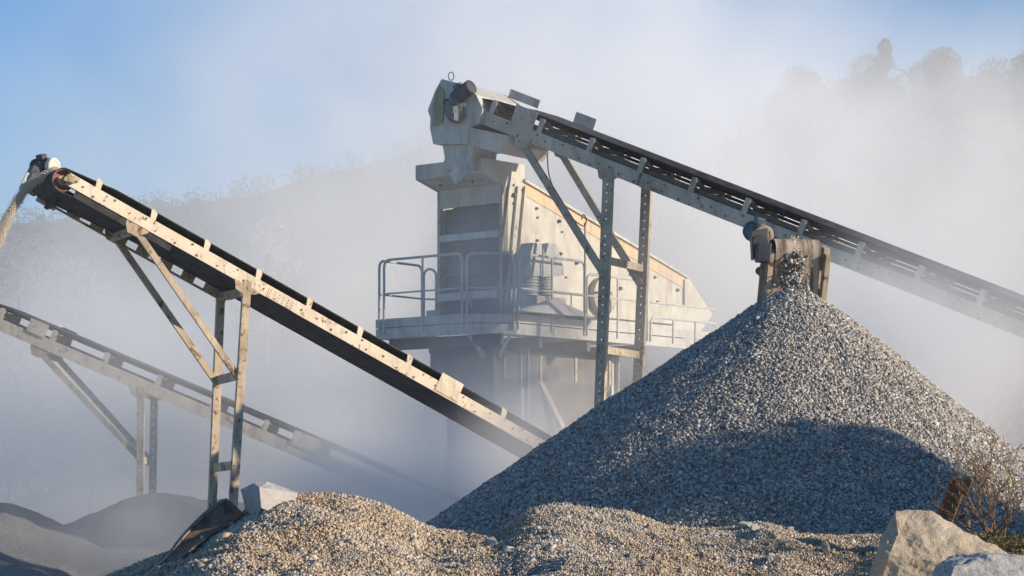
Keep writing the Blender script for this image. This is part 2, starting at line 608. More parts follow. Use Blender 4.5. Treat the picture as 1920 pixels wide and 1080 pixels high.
def forest(name, A, n, leaf, clump, label, seed, xlim):
    X, Y, Z = (a.ravel() for a in A)
    rng = np.random.default_rng(seed)
    ok = np.where((X > xlim[0]) & (X < xlim[1]) & (Z > 2) & (Y < np.quantile(Y, 0.52)))[0]
    pick = rng.choice(ok, 900)
    c = np.stack([X[pick], Y[pick], Z[pick] - clump * 0.35], 1) + rng.normal(size=(900, 3)) * clump * 0.7 * np.array([1, 1, 0.25])
    v, f = leaf_cloud(c, rng.uniform(0.6, 1.2, 900) * clump, n, leaf, rng)
    o = link(name, np_mesh(name, v, f, 4), M['leaf'])
    return setp(o, label, None, None, 'stuff')


forest('woods', A1, 130000, 0.13, 2.2, 'green woods covering the hillside on the right', 4, (8, 40))
forest('woods', A2, 90000, 0.24, 3.0, 'hazy woods covering the distant hillside on the left', 6, (-80, 30))

# ------------------------------------------------------------------ gravel piles
def cone_pile(name, apex, tan_of, mat, rng, n, smin, smax, az0, az1, nr=70, na=160, tip=0.25, bump=0.05):
    """cone with slope depending on azimuth, chips laid over the azimuths az0..az1"""
    H = apex.z

    def height(r, a):
        tn = tan_of(a)
        z = H - (np.sqrt(r * r + tip * tip) - tip) * tn
        z = np.where(z < 0.9, 0.9 * np.exp((z - 0.9) / 0.9), z)
        x, y = r * np.cos(a), r * np.sin(a)
        z = z + bump * 0.8 * fbm(3.2 * np.cos(a) + 40, 3.2 * np.sin(a) + 40 + r * 0.2, 79, 1.0, 2) * np.clip(r / 1.5, 0, 1)
        return z + bump * fbm(x, y, 77, 0.9) * np.clip(r / 0.6, 0, 1) + 0.25 * bump * fbm(x, y, 78, 5)

    rm = H / 0.6 + 1.5
    a = np.linspace(0, 2 * math.pi, na + 1)[:-1]
    r = np.linspace(0.0, 1, nr) ** 1.1 * rm
    R, A_ = np.meshgrid(r, a)
    v = np.stack([apex.x + R * np.cos(A_), apex.y + R * np.sin(A_), height(R, A_) - 0.012], -1)
    idx = np.arange(na * nr).reshape(na, nr)
    nx_ = np.roll(idx, -1, 0)
    f = np.stack([idx[:, :-1], idx[:, 1:], nx_[:, 1:], nx_[:, :-1]], -1).reshape(-1, 4)
    parts = [(v.reshape(-1, 3), f)]
    if n:
        rr = np.sqrt(rng.uniform(0, 1, n)) * rm * 0.92
        aa = rng.uniform(az0, az1, n)
        pts = np.stack([apex.x + rr * np.cos(aa), apex.y + rr * np.sin(aa), height(rr, aa)], 1)
        pts += rng.normal(size=pts.shape) * smin * 0.25
        sz = smin + (smax - smin) * rng.beta(1.4, 3.2, n)
        parts.append(stone_arrays(pts, sz, rng))
    v, f = join_arrays(parts)
    return link(name, np_mesh(name, v, f, 4), mat)


RNG = np.random.default_rng(42)
apexE = P(1488, 546, 33.2)


def tanE(a):
    # left 0.68, front 0.72, right 0.84
    return 0.735 + 0.085 * np.cos(a) + 0.03 * np.cos(2 * a + 0.4)


big = cone_pile('gravel_pile', apexE, tanE, M['gravel'], RNG, 420000, 0.015, 0.046, rad(-200), rad(25), tip=0.34, bump=0.07)
setp(big, 'tall cone of blue-grey crushed gravel growing under the end-on conveyor head', 'gravel pile', 'gravel piles')
for px, py, Y, tn, lab in ((292, 926, 42.6, 0.55, 'rounded dusty grey pile directly under the legs of the far conveyor'),
                           (390, 938, 43.4, 0.5, 'dusty grey pile peeking out right of the far conveyor legs'),
                           (-45, 940, 40.5, 0.55, 'dark grey pile cut by the left edge at the bottom')):
    o = cone_pile('gravel_pile', P(px, py, Y), lambda a, tn=tn: tn + 0 * a, M['dust_pile'], RNG, 0, 0, 0, 0, 0, tip=0.9, bump=0.12)
    setp(o, lab, 'gravel pile', 'gravel piles')

# foreground mound -------------------------------------------------------
YC = 14.0
SIL = [(-700, 1250), (0, 1160), (120, 1115), (210, 1076), (300, 1040), (380, 1006), (440, 972), (490, 945), (540, 928), (600, 925), (650, 930), (690, 938), (740, 955), (780, 978), (815, 994), (880, 1000), (945, 998), (985, 958), (1020, 948), (1060, 945), (1110, 954), (1175, 958), (1210, 972), (1250, 986), (1320, 991), (1385, 990), (1405, 979), (1440, 980), (1500, 1001), (1580, 1006), (1660, 1002), (1760, 1000), (1860, 1005), (1960, 1012), (2700, 1010)]


def mound_z(x, y):
    px = 960 + x / YC * F
    s = np.zeros_like(px)
    for d in (-14, -7, 0, 7, 14):
        s += interp(px + d, SIL) / 5
    sm = np.zeros_like(px)
    for d in (-220, -150, -90, -40, 0, 40, 90, 150, 220):
        sm += interp(px + d, SIL) / 9
    d = YC - y
    k = np.exp(-np.clip(d, 0, 9) / 2.0)
    s = sm + (s - sm) * k
    zc = CZ + (HZ - s) / F * YC
    z = zc - np.where(d > 0, 0.11 * d + 0.09 * d * d * np.exp(-d / 1.2), 0.62 * (-d))
    z += 0.07 * fbm(x, y, 3, 1.9) * np.clip(d / 0.7, 0, 1) + 0.032 * fbm(x, y, 9, 7) * np.clip(d / 0.3, 0.2, 1)
    return np.maximum(z, -0.2)


xs = np.linspace(-4.5, 5.5, 240)
ys = np.linspace(8.5, 17.0, 150)
X, Y = np.meshgrid(xs, ys)
mv = np.stack([X.ravel(), Y.ravel(), mound_z(X, Y).ravel() - 0.006], 1)
n = 400000
px_, py_ = RNG.uniform(-3.2, 4.6, n), YC + 0.35 - 3.0 * RNG.uniform(0, 1, n) ** 1.1
pts = np.stack([px_, py_, mound_z(px_, py_)], 1) + RNG.normal(size=(n, 3)) * 0.004
sz = 0.0048 + 0.0145 * RNG.beta(1.1, 5.5, n)
big_i = RNG.uniform(size=n) < 0.0007
sz = np.where(big_i, RNG.uniform(0.02, 0.042, n), sz)
# the left hump is coarser chippings, the rest finer earth
sz *= np.where(np.abs(px_ + 1.05) < 0.75, 1.3, 0.95)
v, f = join_arrays([(mv, gridf(240, 150)), stone_arrays(pts, sz, RNG)])
md = link('gravel_mound', np_mesh('gravel_mound', v, f, 4), M['earth'])
setp(md, 'long low mound of tan gravel and earth across the foreground', 'mound')


def mz(x, y):
    return float(mound_z(np.array([x]), np.array([y]))[0])


# ------------------------------------------------------------------ rocks
def hull_mesh(pts, cuts, amp, fr, seed, name):
    bm = bmesh.new()
    for q in pts:
        bm.verts.new(q)
    r = bmesh.ops.convex_hull(bm, input=bm.verts)
    bmesh.ops.delete(bm, geom=[g for g in r['geom_interior'] if isinstance(g, bmesh.types.BMVert)], context='VERTS')
    bmesh.ops.triangulate(bm, faces=bm.faces)
    for _ in range(cuts):
        bmesh.ops.subdivide_edges(bm, edges=bm.edges, cuts=1, use_grid_fill=True)
    bm.normal_update()
    off = V((seed * 3.1, seed * 1.7, seed))
    for q in bm.verts:
        p = q.co * fr + off
        d = mnoise.fractal(p, 0.9, 2.0, 4) * amp + abs(mnoise.noise(p * 0.5)) * amp * 0.6
        q.co += q.normal * d
    me = bpy.data.meshes.new(name)
    bm.to_mesh(me)
    bm.free()
    return me


def rock(center, dims, seed, mat, label, group=None, rot=0.0, cuts=2, name='rock', npt=16):
    r = random.Random(seed)
    pts = []
    for i in range(npt):
        z = r.uniform(-1, 1)
        a = r.uniform(0, 2 * math.pi)
        q = math.sqrt(1 - z * z)
        pts.append(V((q * math.cos(a) * dims[0] / 2, q * math.sin(a) * dims[1] / 2, z * dims[2] / 2)))
    me = hull_mesh(pts, cuts, 0.022 * max(dims), 5.0 / max(dims), seed, name)
    o = link(name, me, mat)
    o.location = center
    o.rotation_euler = (r.uniform(-.2, .2), rot, r.uniform(0, 6))
    return setp(o, label, 'rock', group)


def mound_at(px, py, d=None):
    """point of the mound surface seen near pixel row py: walk from the front"""
    if d is not None:
        Yq = YC - d
    else:
        Yq, best = YC, 1e9
        for k in range(60):
            yy = YC - 0.05 * k
            x = (px - 960) / F * yy
            row = HZ - (mz(x, yy) - CZ) / yy * F
            if abs(row - py) < best:
                best, Yq = abs(row - py), yy
    x = (px - 960) / F * Yq
    return V((x, Yq, mz(x, Yq)))


def pxm(px, Yq):
    return px / F * Yq


# pale rock on the crest, left of the hump
Yg = 13.75
o = P
front = [(452, 918), (478, 909), (503, 904), (520, 911), (548, 924), (545, 940), (497, 959), (474, 957), (461, 944)]
pts = [P(a, b, Yg - (0.10 if a < 490 else 0.02)) for a, b in front] + [P(a + 14, b + 5, Yg + 0.22) for a, b in front[1:6]] + [P(486, 913, Yg - .30), P(490, 952, Yg - .34)]
pts += [P(470, 990, Yg), P(560, 985, Yg), P(520, 990, Yg + .2)]
c0 = sum(pts, V()) / len(pts)
me = hull_mesh([q - c0 for q in pts], 3, 0.012, 9, 3, 'rock')
o = link('rock', me, M['rock_pale'])
o.location = c0
setp(o, 'pale angular rock perched on the mound crest left of the gravel hump', 'rock')

# big tan boulder, right
Yb = 11.2
fr_ = [(1678, 955), (1692, 956), (1726, 958), (1772, 973), (1822, 1004), (1851, 1024), (1904, 1046), (1930, 1075), (1935, 1130), (1640, 1130), (1632, 1075), (1649, 1027), (1664, 988)]
pts = []
for i, (a, b) in enumerate(fr_):
    q = P(a, b, Yb + (0.10 if b < 1010 else 0.0))
    pts.append(q)
    pts.append(q + V((0.05 if a < 1700 else -0.03, 0.28, -0.03)))
pts += [P(1684, 1000, Yb - .02), P(1668, 1040, Yb - .05), P(1800, 1060, Yb - .07)]
c0 = sum(pts, V()) / len(pts)
me = hull_mesh([q - c0 for q in pts], 5, 0.017, 8, 5, 'boulder')
o = link('boulder', me, M['rock_tan'])
o.location = c0
setp(o, 'large tan boulder with a pointed top at the bottom right', 'boulder')
Yb2 = 10.4
fr_ = [(1775, 1078), (1790, 1062), (1808, 1050), (1860, 1042), (1905, 1046), (1960, 1052), (1990, 1130), (1765, 1130)]
pts = []
for a, b in fr_:
    q = P(a, b, Yb2 - (0.22 if b > 1100 else 0.12 if b > 1058 else 0.0))
    pts += [q, q + V((0, 0.34, 0.004))]
c0 = sum(pts, V()) / len(pts)
me = hull_mesh([q - c0 for q in pts], 5, 0.015, 10, 8, 'boulder')
o = link('boulder', me, M['rock_pale'])
o.location = c0
setp(o, 'low whitish boulder in the bottom right corner before the tan one', 'boulder')

ROCKS = [(924, 1016, 34, 24, 'pale pointed stone in the dip between the two humps of the mound'),
         (1640, 1072, 64, 40, 'tan stone against the lower left side of the big boulder'),
         (1290, 1068, 42, 34, 'rounded tan stone low on the mound near its middle'),
         (1215, 992, 26, 22, 'tan stone just below the right hump crest'),
         (1398, 985, 40, 18, 'flat pale stone on the crest left of the twin stones'),
         (1416, 992, 26, 20, 'pale stone of the pair on the mound crest, slightly lower one'),
         (1478, 991, 26, 14, 'white flat stone on the crest midway to the big boulder'),
         (1548, 1030, 22, 34, 'upright dark-sided stone halfway between crest stones and the boulder'),
         (1182, 1042, 34, 14, 'thin slab lying on the mound below the right hump'),
         (1205, 1058, 24, 22, 'stone just under the thin slab'),
         (1228, 1046, 18, 22, 'small upright stone right of the thin slab'),
         (1312, 1046, 26, 18, 'tan stone above the rounded low stone'),
         (590, 1046, 18, 18, 'pale stone low on the left hump, right one of two'),
         (484, 1025, 18, 16, 'round pale stone on the shaded side of the left hump'),
         (452, 1008, 16, 10, 'small flat stone beside the rusty screen panel'),
         (725, 986, 22, 14, 'tan stone on the sunny slope of the left hump'),
         (568, 1038, 20, 18, 'pale stone low on the left hump, left one of two'),
         (1395, 1074, 24, 16, 'stone at the bottom edge below the crest stones'),
         (1050, 1066, 24, 18, 'tan stone at the bottom below the right hump'),
         (1445, 1045, 22, 16, 'pale stone on the slope below the white flat stone'),
         (860, 1062, 20, 14, 'small stone at the bottom in the dip between the humps')]
for i, (px, py, w, h, lab) in enumerate(ROCKS):
    q = mound_at(px, py + h * 0.25)
    W, Hh = pxm(w, q.y), pxm(h, q.y)
    rock(q + V((0, 0, Hh * 0.22)), (W, W * 0.8, Hh * 1.05), 100 + i, M['rock_pale'] if 'pale' in lab or 'white' in lab else M['rock_grey'], lab, 'stones on the foreground mound', cuts=1, npt=12)

# rusty screen panel -------------------------------------------------------
e1 = [(421, 940, 13.9), (396, 958, 13.8), (368, 984, 13.65), (342, 1012, 13.5), (316, 1046, 13.3), (288, 1072, 13.1), (262, 1100, 12.9)]
e2 = [(455, 970, 13.6), (428, 988, 13.5), (402, 1003, 13.4), (374, 1022, 13.25), (346, 1046, 13.05), (320, 1072, 12.85), (292, 1104, 12.65)]


def spl(pts, n):
    out = []
    for k in range(n):
        t_ = k / (n - 1) * (len(pts) - 1)
        i = min(int(t_), len(pts) - 2)
        u = t_ - i
        p0, p1, p2, p3 = (V(pts[max(0, min(len(pts) - 1, j))]) for j in (i - 1, i, i + 1, i + 2))
        out.append(0.5 * ((2 * p1) + (p2 - p0) * u + (2 * p0 - 5 * p1 + 4 * p2 - p3) * u * u + (3 * p1 - p0 - 3 * p2 + p3) * u ** 3))
    return out


E1, E2 = spl([P(*q) for q in e1], 40), spl([P(*q) for q in e2], 40)
t = NT('rusty_perforated_sheet')
vo = t.voro(95)
hole = t.ramp(vo.outputs['Distance'], [(0.28, (0, 0, 0)), (0.40, (1, 1, 1))])
c = t.mix(t.ramp(t.noise(8, 6), [(0.4, (0, 0, 0)), (0.65, (1, 1, 1))]), (0.26, 0.15, 0.085), (0.13, 0.075, 0.05))
c = t.mix(hole, (0.035, 0.022, 0.016), c)
M['perf'] = t.fin(c, 0.85, 0, hole, 0.8, 0.01)
root = empty('screen_panel', E1[20], 'bent rusty screen panel lying on the left side of the mound', 'screen panel')
m = MB()
for i in range(39):
    vs_ = []
    for k in range(9):
        for j in (i, i + 1):
            q = E1[j].lerp(E2[j], k / 8)
            q = q + V((0, 0, -0.02 * math.sin(math.pi * k / 8)))
            vs_.append(q)
    for k in range(8):
        m.add([vs_[2 * k], vs_[2 * k + 1], vs_[2 * k + 3], vs_[2 * k + 2]], [(0, 1, 2, 3)])
sh = m.build('sheet', M['perf'], root)
bm = bmesh.new()
bm.from_mesh(sh.data)
bmesh.ops.remove_doubles(bm, verts=bm.verts, dist=1e-5)
bmesh.ops.recalc_face_normals(bm, faces=bm.faces)
bm.to_mesh(sh.data)
bm.free()
md_ = sh.modifiers.new('thick', 'SOLIDIFY')
md_.thickness = 0.012
m = MB()
for i in range(39):
    d = (E2[i] - E1[i]).normalized()
    m.bar(E1[i], E1[i + 1] + (E1[i + 1] - E1[i]) * 0.02, d, 0.035, 0.03)
m.build('rim', M['rim_steel'], root)
m = MB()
m.bar(E1[0] + V((0, 0, .004)), E2[0] + V((0, 0, .004)), E1[1] - E1[0], 0.03, 0.022)
m.build('end_strip', M['rust'], root)

# rusty post ---------------------------------------------------------------
root = empty('rusty_post', P(1768, 985, 13.2), 'short rusty steel post leaning out behind the big boulder', 'post')
a, b = P(1764, 1000, 13.2), P(1800, 900, 13.25)
d = (b - a).normalized()
sx = V((0.9, -0.4, 0)).normalized()
m = MB()
m.bar(a, b, sx, 0.075, 0.010)
m.bar(a + V((-0.036, 0.035, 0)), b + V((-0.036, 0.035, 0)), V((0.4, 0.9, 0)), 0.07, 0.010)
m.bar(a + V((0.036, 0.035, 0)), b + V((0.036, 0.035, -0.02)), V((0.4, 0.9, 0)), 0.07, 0.010)
m.build('angle_bar', M['rust'], root)
m = MB()
m.box(P(1808, 915, 13.2), sx * 0.03, V((0.3, 0.8, 0)) * 0.02, d * 0.05)
m.build('bracket', M['rust'], root)

# dry bush ------------------------------------------------------------------
rb = random.Random(9)
bush_o = P(1862, 1012, 12.9)
root = empty('dry_bush', bush_o, 'leafless thorny bush of brown twigs behind the big boulder', 'bush')
m = MB()
leaf_at = []


def twig(p, d, ln, r, lev):
    pts, n = [p], 6
    q = p.copy()
    for i in range(n):
        d = (d + V((rb.uniform(-.22, .22), rb.uniform(-.22, .22), rb.uniform(-.13, .17)))).normalized()
        q = q + d * ln / n
        pts.append(q.copy())
    m.tube(pts, [max(r * (1 - 0.62 * i / n), 0.0013) for i in range(n + 1)], 5)
    if lev == 0:
        leaf_at.append((pts[-1], d))
        return
    for k in range(rb.choice((2, 3, 3, 4))):
        i = rb.randint(2, n)
        nd = (d + V((rb.uniform(-.9, .9), rb.uniform(-.7, .7), rb.uniform(-.45, .5)))).normalized()
        twig(pts[i], nd, ln * rb.uniform(0.4, 0.7), r * 0.58, lev - 1)
    if rb.random() < .3:
        leaf_at.append((pts[-1], d))


for px, py, ln in ((1722, 862, 0.50), (1745, 905, 0.42), (1790, 872, 0.42), (1812, 858, 0.44), (1850, 900, 0.33), (1885, 885, 0.38), (1918, 885, 0.42), (1935, 930, 0.34), (1900, 950, 0.26), (1830, 930, 0.26), (1960, 900, 0.4), (1780, 950, 0.3), (1870, 930, .28), (1940, 965, .3)):
    tgt = P(px, py, 12.9 + rb.uniform(-0.3, 0.3))
    d = (tgt - bush_o)
    twig(bush_o + V((rb.uniform(-.05, .05), rb.uniform(-.05, .05), 0)), (d.normalized() + V((0, 0, .02))).normalized(), d.length * 0.72, 0.0065, 3)
bs = m.build('twigs', M['twig'], root)
m = MB()
for q, d in leaf_at[::9]:
    s = rb.uniform(0.012, 0.026)
    y = d.orthogonal().normalized()
    z = d.cross(y)
    m.add([q, q + d * s + y * s * .45 + z * s * .1, q + d * s * 2.1, q + d * s - y * s * .45 + z * s * .1], [(0, 1, 2, 3)])
for px, py, s in ((1812, 964, .045), (1818, 972, .04), (1810, 886, .035), (1822, 912, .04), (1795, 985, .035), (1792, 950, .03)):
    q = P(px, py, 12.75)
    d = V((rb.uniform(-.5, .5), rb.uniform(-.3, .1), rb.uniform(-1, .2))).normalized()
    y = d.orthogonal().normalized()
    m.add([q, q + d * s * .5 + y * s * .35, q + d * s * 1.2, q + d * s * .5 - y * s * .35], [(0, 1, 2, 3)])
m.build('leaves', M['leaf_dry'], root)
rng = np.random.default_rng(5)
n = 9000
x = rng.uniform(2.25, 3.4, n)
y = rng.uniform(12.2, 13.4, n)
zb = CZ + (HZ - 1022) / F * 12.5 + 0.05 * fbm(x, y, 2, 3) + rng.uniform(-0.02, 0.03, n)
v, f = leaf_cloud(np.stack([x, y, zb], 1), np.full(n, 0.012), n, 0.011, rng)
o = link('moss', np_mesh('moss', v, f, 4), M['moss'])
setp(o, 'brown moss and dry weeds round the foot of the bush', None, None, 'stuff')

# ------------------------------------------------------------------ conveyors
class Conv:
    """axis frame of one conveyor: t along the belt (down), s across to the far side, h square to the belt"""

    def __init__(s, p1, theta, p2, W, ch):
        s.O = P(*p1)
        s.d = V((math.cos(rad(theta)), math.sin(rad(theta)), 0))
        q, _ = on_plan(p2[0], p2[1], s.O, s.d)
        s.u = (q - s.O).normalized()
        s.L = (q - s.O).length
        s.w = V((-math.sin(rad(theta)), math.cos(rad(theta)), 0))
        s.n = s.u.cross(s.w)
        s.W, s.ch = W, ch

    def at(s, t, x, h):
        return s.O + s.u * t + s.w * x + s.n * h

    def t_at(s, px, py=500):
        """position along the near channel seen at column px"""
        q, t_ = on_plan(px, py, s.O, s.d)
        return t_ / s.u.dot(s.d)


def channel(cv, x, t0, t1, mat, root, inward):
    """C-section stringer, web outside"""
    m = MB()
    h = cv.ch / 2
    mid = cv.at((t0 + t1) / 2, x, 0)
    L = (t1 - t0) / 2
    m.box(mid, cv.u * L, cv.w * 0.004, cv.n * h)
    for s_ in (1, -1):
        m.box(mid + cv.w * inward * 0.036 + cv.n * s_ * (h - 0.004), cv.u * L, cv.w * 0.032, cv.n * 0.004)
    return m.build('side_channel', mat, root)


def plate_on(cv, t0, t1, h0, h1, mat, root, name, x=-0.008, bolts=True):
    m = MB()
    m.box(cv.at((t0 + t1) / 2, x, (h0 + h1) / 2), cv.u * ((t1 - t0) / 2), cv.w * 0.004, cv.n * ((h1 - h0) / 2))
    if bolts:
        k = max(2, int((t1 - t0) / 0.075))
        for i in range(k):
            for hh in (0.2, 0.5, 0.8):
                q = cv.at(t0 + (i + 0.5) / k * (t1 - t0), x - 0.004, h0 + (h1 - h0) * hh)
                m.cyl(q, q - cv.w * 0.010, 0.011, n=6)
    return m.build(name, mat, root)


def belt(cv, t0, t1, r, hc, rise, mat, root, margin=0.08, name='belt', troughed=True, ret=None):
    """closed loop of rubber: troughed carry run, pulley wrap, flat return run"""
    W = cv.W
    cols = [margin, margin + (W - 2 * margin) * 0.30, W / 2, W - margin - (W - 2 * margin) * 0.30, W - margin]
    prof = [1.0, 0.05, 0.0, 0.05, 1.0]
    path = []   # (t, h, trough)
    nseg = 26
    for i in range(nseg + 1):
        t_ = t1 + (t0 - t1) * i / nseg
        tr = min(1, (t_ - t0) / 0.8) if troughed else 0
        path.append((t_, hc, tr))
    for i in range(1, 12):
        a = math.pi / 2 + math.pi * i / 12
        path.append((t0 + r * math.cos(a), hc - r + r * math.sin(a), 0))
    for i in range(nseg + 1):
        t_ = t0 + (t1 - t0) * i / nseg
        path.append((t_, hc - 2 * r if ret is None else hc - 2 * r + (ret - hc + 2 * r) * min(1, max(0, (t_ - t0) / 1.6)), 0))
    vs, fs = [], []
    for t_, h, tr in path:
        for c_, p_ in zip(cols, prof):
            vs.append(cv.at(t_, c_, h + rise * p_ * tr))
    k = len(cols)
    for i in range(len(path) - 1):
        for j in range(k - 1):
            fs.append((i * k + j, i * k + j + 1, (i + 1) * k + j + 1, (i + 1) * k + j))
    m = MB()
    m.add(vs, fs)
    o = m.build(name, mat, root)
    md_ = o.modifiers.new('thick', 'SOLIDIFY')
    md_.thickness = 0.016
    md_.offset = 0
    return o


def pulley(cv, t0, r, hc, mat, root, name='head_pulley'):
    m = MB()
    c = hc - r
    m.lathe(cv.at(t0, 0.16, c), cv.w, [(0, 0.03), (0, r * 0.80), (-0.10, r * 0.86), (-0.10, r - 0.012), (cv.W - 0.22, r - 0.012), (cv.W - 0.22, r * 0.86), (cv.W - 0.32, r * 0.8), (cv.W - 0.32, 0.03)], 28)
    o = m.build(name, mat, root, True)
    m = MB()
    m.cyl(cv.at(t0, -0.09, c), cv.at(t0, cv.W + 0.09, c), 0.035, n=14)
    m.cyl(cv.at(t0, 0.10, c), cv.at(t0, 0.165, c), r * 0.42, n=20)
    m.build('shaft', M['leg_paint'], o, True)
    return o


def bearing(cv, t0, c, x, mat, root):
    m = MB()
    m.box(cv.at(t0 + 0.02, x, c), cv.u * 0.07, cv.w * 0.03, cv.n * 0.045)
    m.cyl(cv.at(t0, x - 0.035, c), cv.at(t0, x + 0.035, c), 0.06, n=16)
    m.box(cv.at(t0 + 0.10, x + 0.01, c + 0.045), cv.u * 0.05, cv.w * 0.02, cv.n * 0.03)
    return m.build('bearing_block', mat, root, bevel=0.006)


def idler(cv, t, mat, root, hb, wide=0.075, tilt=0.18, near=True):
    """upright bracket on the stringer that carries a wing roller"""
    m = MB()
    x = -0.002 if near else cv.W + 0.002
    h0 = cv.ch / 2 - 0.05
    s_ = 1 if near else -1
    poly = [cv.at(t - wide / 2, x, h0), cv.at(t + wide / 2, x, h0), cv.at(t + wide / 2 - tilt * 0.12, x, hb - 0.03), cv.at(t + wide / 6 - tilt * 0.35, x, hb), cv.at(t - wide / 2 - tilt * 0.3, x, hb - 0.01)]
    m.prism(poly, cv.w * s_ * 0.012)
    m.bar(cv.at(t - 0.02, x + s_ * 0.01, hb - 0.03), cv.at(t - 0.02, x + s_ * 0.22, cv.ch / 2 + 0.03), cv.u, 0.03, 0.03)
    return m.build('idler_bracket', mat, root)


def rollers(cv, ts, hc, rise, root, margin=0.08):
    W = cv.W
    r = 0.045
    for t in ts:
        m = MB()
        a, b = margin + (W - 2 * margin) * 0.30, W - margin - (W - 2 * margin) * 0.30
        m.cyl(cv.at(t, a + .01, hc - r - .02), cv.at(t, b - .01, hc - r - .02), r, n=10)
        m.cyl(cv.at(t, margin + .02, hc + rise - r - .03), cv.at(t, a - .01, hc - r - .02), r, n=10)
        m.cyl(cv.at(t, W - margin - .02, hc + rise - r - .03), cv.at(t, b + .01, hc - r - .02), r, n=10)
        m.bar(cv.at(t, 0.0, cv.ch / 2 + 0.02), cv.at(t, W, cv.ch / 2 + 0.02), cv.u, 0.05, 0.03)
        m.build('troughing_rollers', M['leg_grey'], root)


def leg(a, b, out, side, mat, root, wd_=0.12, dp=0.06, holes=False, name='leg'):
    """C-section post from a (top) to b (foot); web faces `out`, optional row of real holes"""
    a, b = V(a), V(b)
    x = (b - a).normalized()
    y = (V(side) - x * V(side).dot(x)).normalized()
    z = x.cross(y)
    if z.dot(V(out)) < 0:
        z = -z
    L = (b - a).length
    m = MB()
    if holes:
        hw = 0.011
        for s_ in (1, -1):
            c0_ = (hw + wd_ / 2) / 2
            m.box((a + b) / 2 + y * s_ * c0_, x * L / 2, y * (wd_ / 2 - hw) / 2, z * 0.004)
        st_, k = 0.15, int(L / 0.15)
        for i in range(k + 1):
            m.box(a + x * (i * st_ + 0.062), x * 0.062, y * hw, z * 0.0035)
    else:
        m.box((a + b) / 2, x * L / 2, y * wd_ / 2, z * 0.004)
    for s_ in (1, -1):
        m.box((a + b) / 2 + y * s_ * (wd_ / 2 - 0.004) - z * dp / 2, x * L / 2, y * 0.004, z * dp / 2)
    return m.build(name, mat, root)


def down(q, px, py=950, z=0.0):
    """foot of a post whose top is q and which passes column px at row py"""
    r = P(px, py, q.y)
    k = (q.z - z) / (q.z - r.z)
    return q + (r - q) * k


def motor(base, axis, r, ln, mats, root, name='motor', box_dir=None, ribs=True):
    """finned electric motor: body with ribs, fan cover at the end, terminal box"""
    x = V(axis).normalized()
    m = MB()
    m.lathe(base, x, [(0, r * 0.55), (0.0, r * 0.92), (ln * 0.12, r), (ln * 0.14, r * 0.88), (ln * 0.78, r * 0.88), (ln * 0.80, r)], 24)
    y = x.orthogonal().normalized()
    z = x.cross(y)
    if ribs:
        for i in range(20):
            d = y * math.cos(i * math.pi / 10) + z * math.sin(i * math.pi / 10)
            m.bar(V(base) + x * ln * 0.15 + d * r * 0.9, V(base) + x * ln * 0.77 + d * r * 0.9, d, r * 0.2, r * 0.05)
    o = m.build(name, mats[0], root)
    m = MB()
    m.lathe(V(base) + x * ln * 0.8, x, [(0, r), (ln * 0.17, r), (ln * 0.2, r * 0.88), (ln * 0.2, r * 0.62), (ln * 0.185, r * 0.6), (ln * 0.185, r * 0.25), (ln * 0.2, r * 0.2)], 28)
    m.build('fan_cover', mats[1], o, True)
    bd = V(box_dir).normalized() if box_dir is not None else V((0, 0, 1))
    bd = (bd - x * bd.dot(x)).normalized()
    m = MB()
    m.box(V(base) + x * ln * 0.42 + bd * r * 1.15, x * ln * 0.16, x.cross(bd) * r * 0.42, bd * r * 0.3)
    m.build('terminal_box', mats[0], o, bevel=0.01)
    return o


def gearbox(base, ax, ay, az, mat, parent):
    m = MB()
    m.box(base, V(ax), V(ay), V(az))
    m.cyl(V(base) - V(ay) * 1.25, V(base) + V(ay) * 1.25, V(ax).length * 0.95, n=18)
    m.cyl(V(base) + V(az) * 0.9, V(base) + V(az) * 1.5, V(ax).length * 0.8, n=18)
    return m.build('gearbox', mat, parent, bevel=0.012)


def falling(name, path, n, spread, smin, smax, mat, label, seed):
    """stones in the air along a curve"""
    rng = np.random.default_rng(seed)
    pts = spl(path, 60)
    A = np.array([tuple(q) for q in pts])
    t_ = rng.uniform(0, 1, n) * 58.99
    i = t_.astype(int)
    q = A[i] + (A[i + 1] - A[i]) * (t_ - i)[:, None]
    g = spread[0] + (spread[1] - spread[0]) * t_ / 59
    q += rng.normal(size=(n, 3)) * g[:, None] * np.array(spread[2])
    v, f = stone_arrays(q, rng.uniform(smin, smax, n), rng)
    o = link(name, np_mesh(name, v, f, 4), mat)
    return setp(o, label, None, None, 'stuff')


# ---- near conveyor (left, rising to the upper left)
A = Conv((128, 335, 35.0), 27, (985, 818), 1.05, 0.185)
ra = empty('belt_conveyor', A.at(4, 0.5, -4), 'sunlit cream belt conveyor rising to the upper left on braced legs', 'conveyor')
TA = A.L + 1.6
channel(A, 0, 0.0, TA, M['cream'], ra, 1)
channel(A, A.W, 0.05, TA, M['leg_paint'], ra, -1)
belt(A, -0.04, TA, 0.175, 0.135, 0.085, M['belt'], ra, 0.035, ret=-0.098)
pulley(A, -0.04, 0.175, 0.135, M['red_pulley'], ra)
bearing(A, 0.0, 0.0, -0.04, M['leg_paint'], ra)
tsA = [A.t_at(x, 500) for x in (180, 283, 383, 480, 575, 670, 763, 853, 940)]
for t_ in tsA:
    idler(A, t_, M['cream'], ra, 0.235)
    idler(A, t_, M['cream'], ra, 0.235, near=False)
rollers(A, tsA, 0.135, 0.085, ra, 0.06)
plate_on(A, A.t_at(503), A.t_at(552), -0.088, 0.07, M['cream'], ra, 'splice_plate')
plate_on(A, A.t_at(818), A.t_at(858), -0.06, 0.24, M['cream'], ra, 'skirt_board', x=-0.012, bolts=False)
m = MB()
m.box(A.at(1.0, 0.02, -0.145), A.u * 0.82, A.w * 0.004, A.n * 0.055)
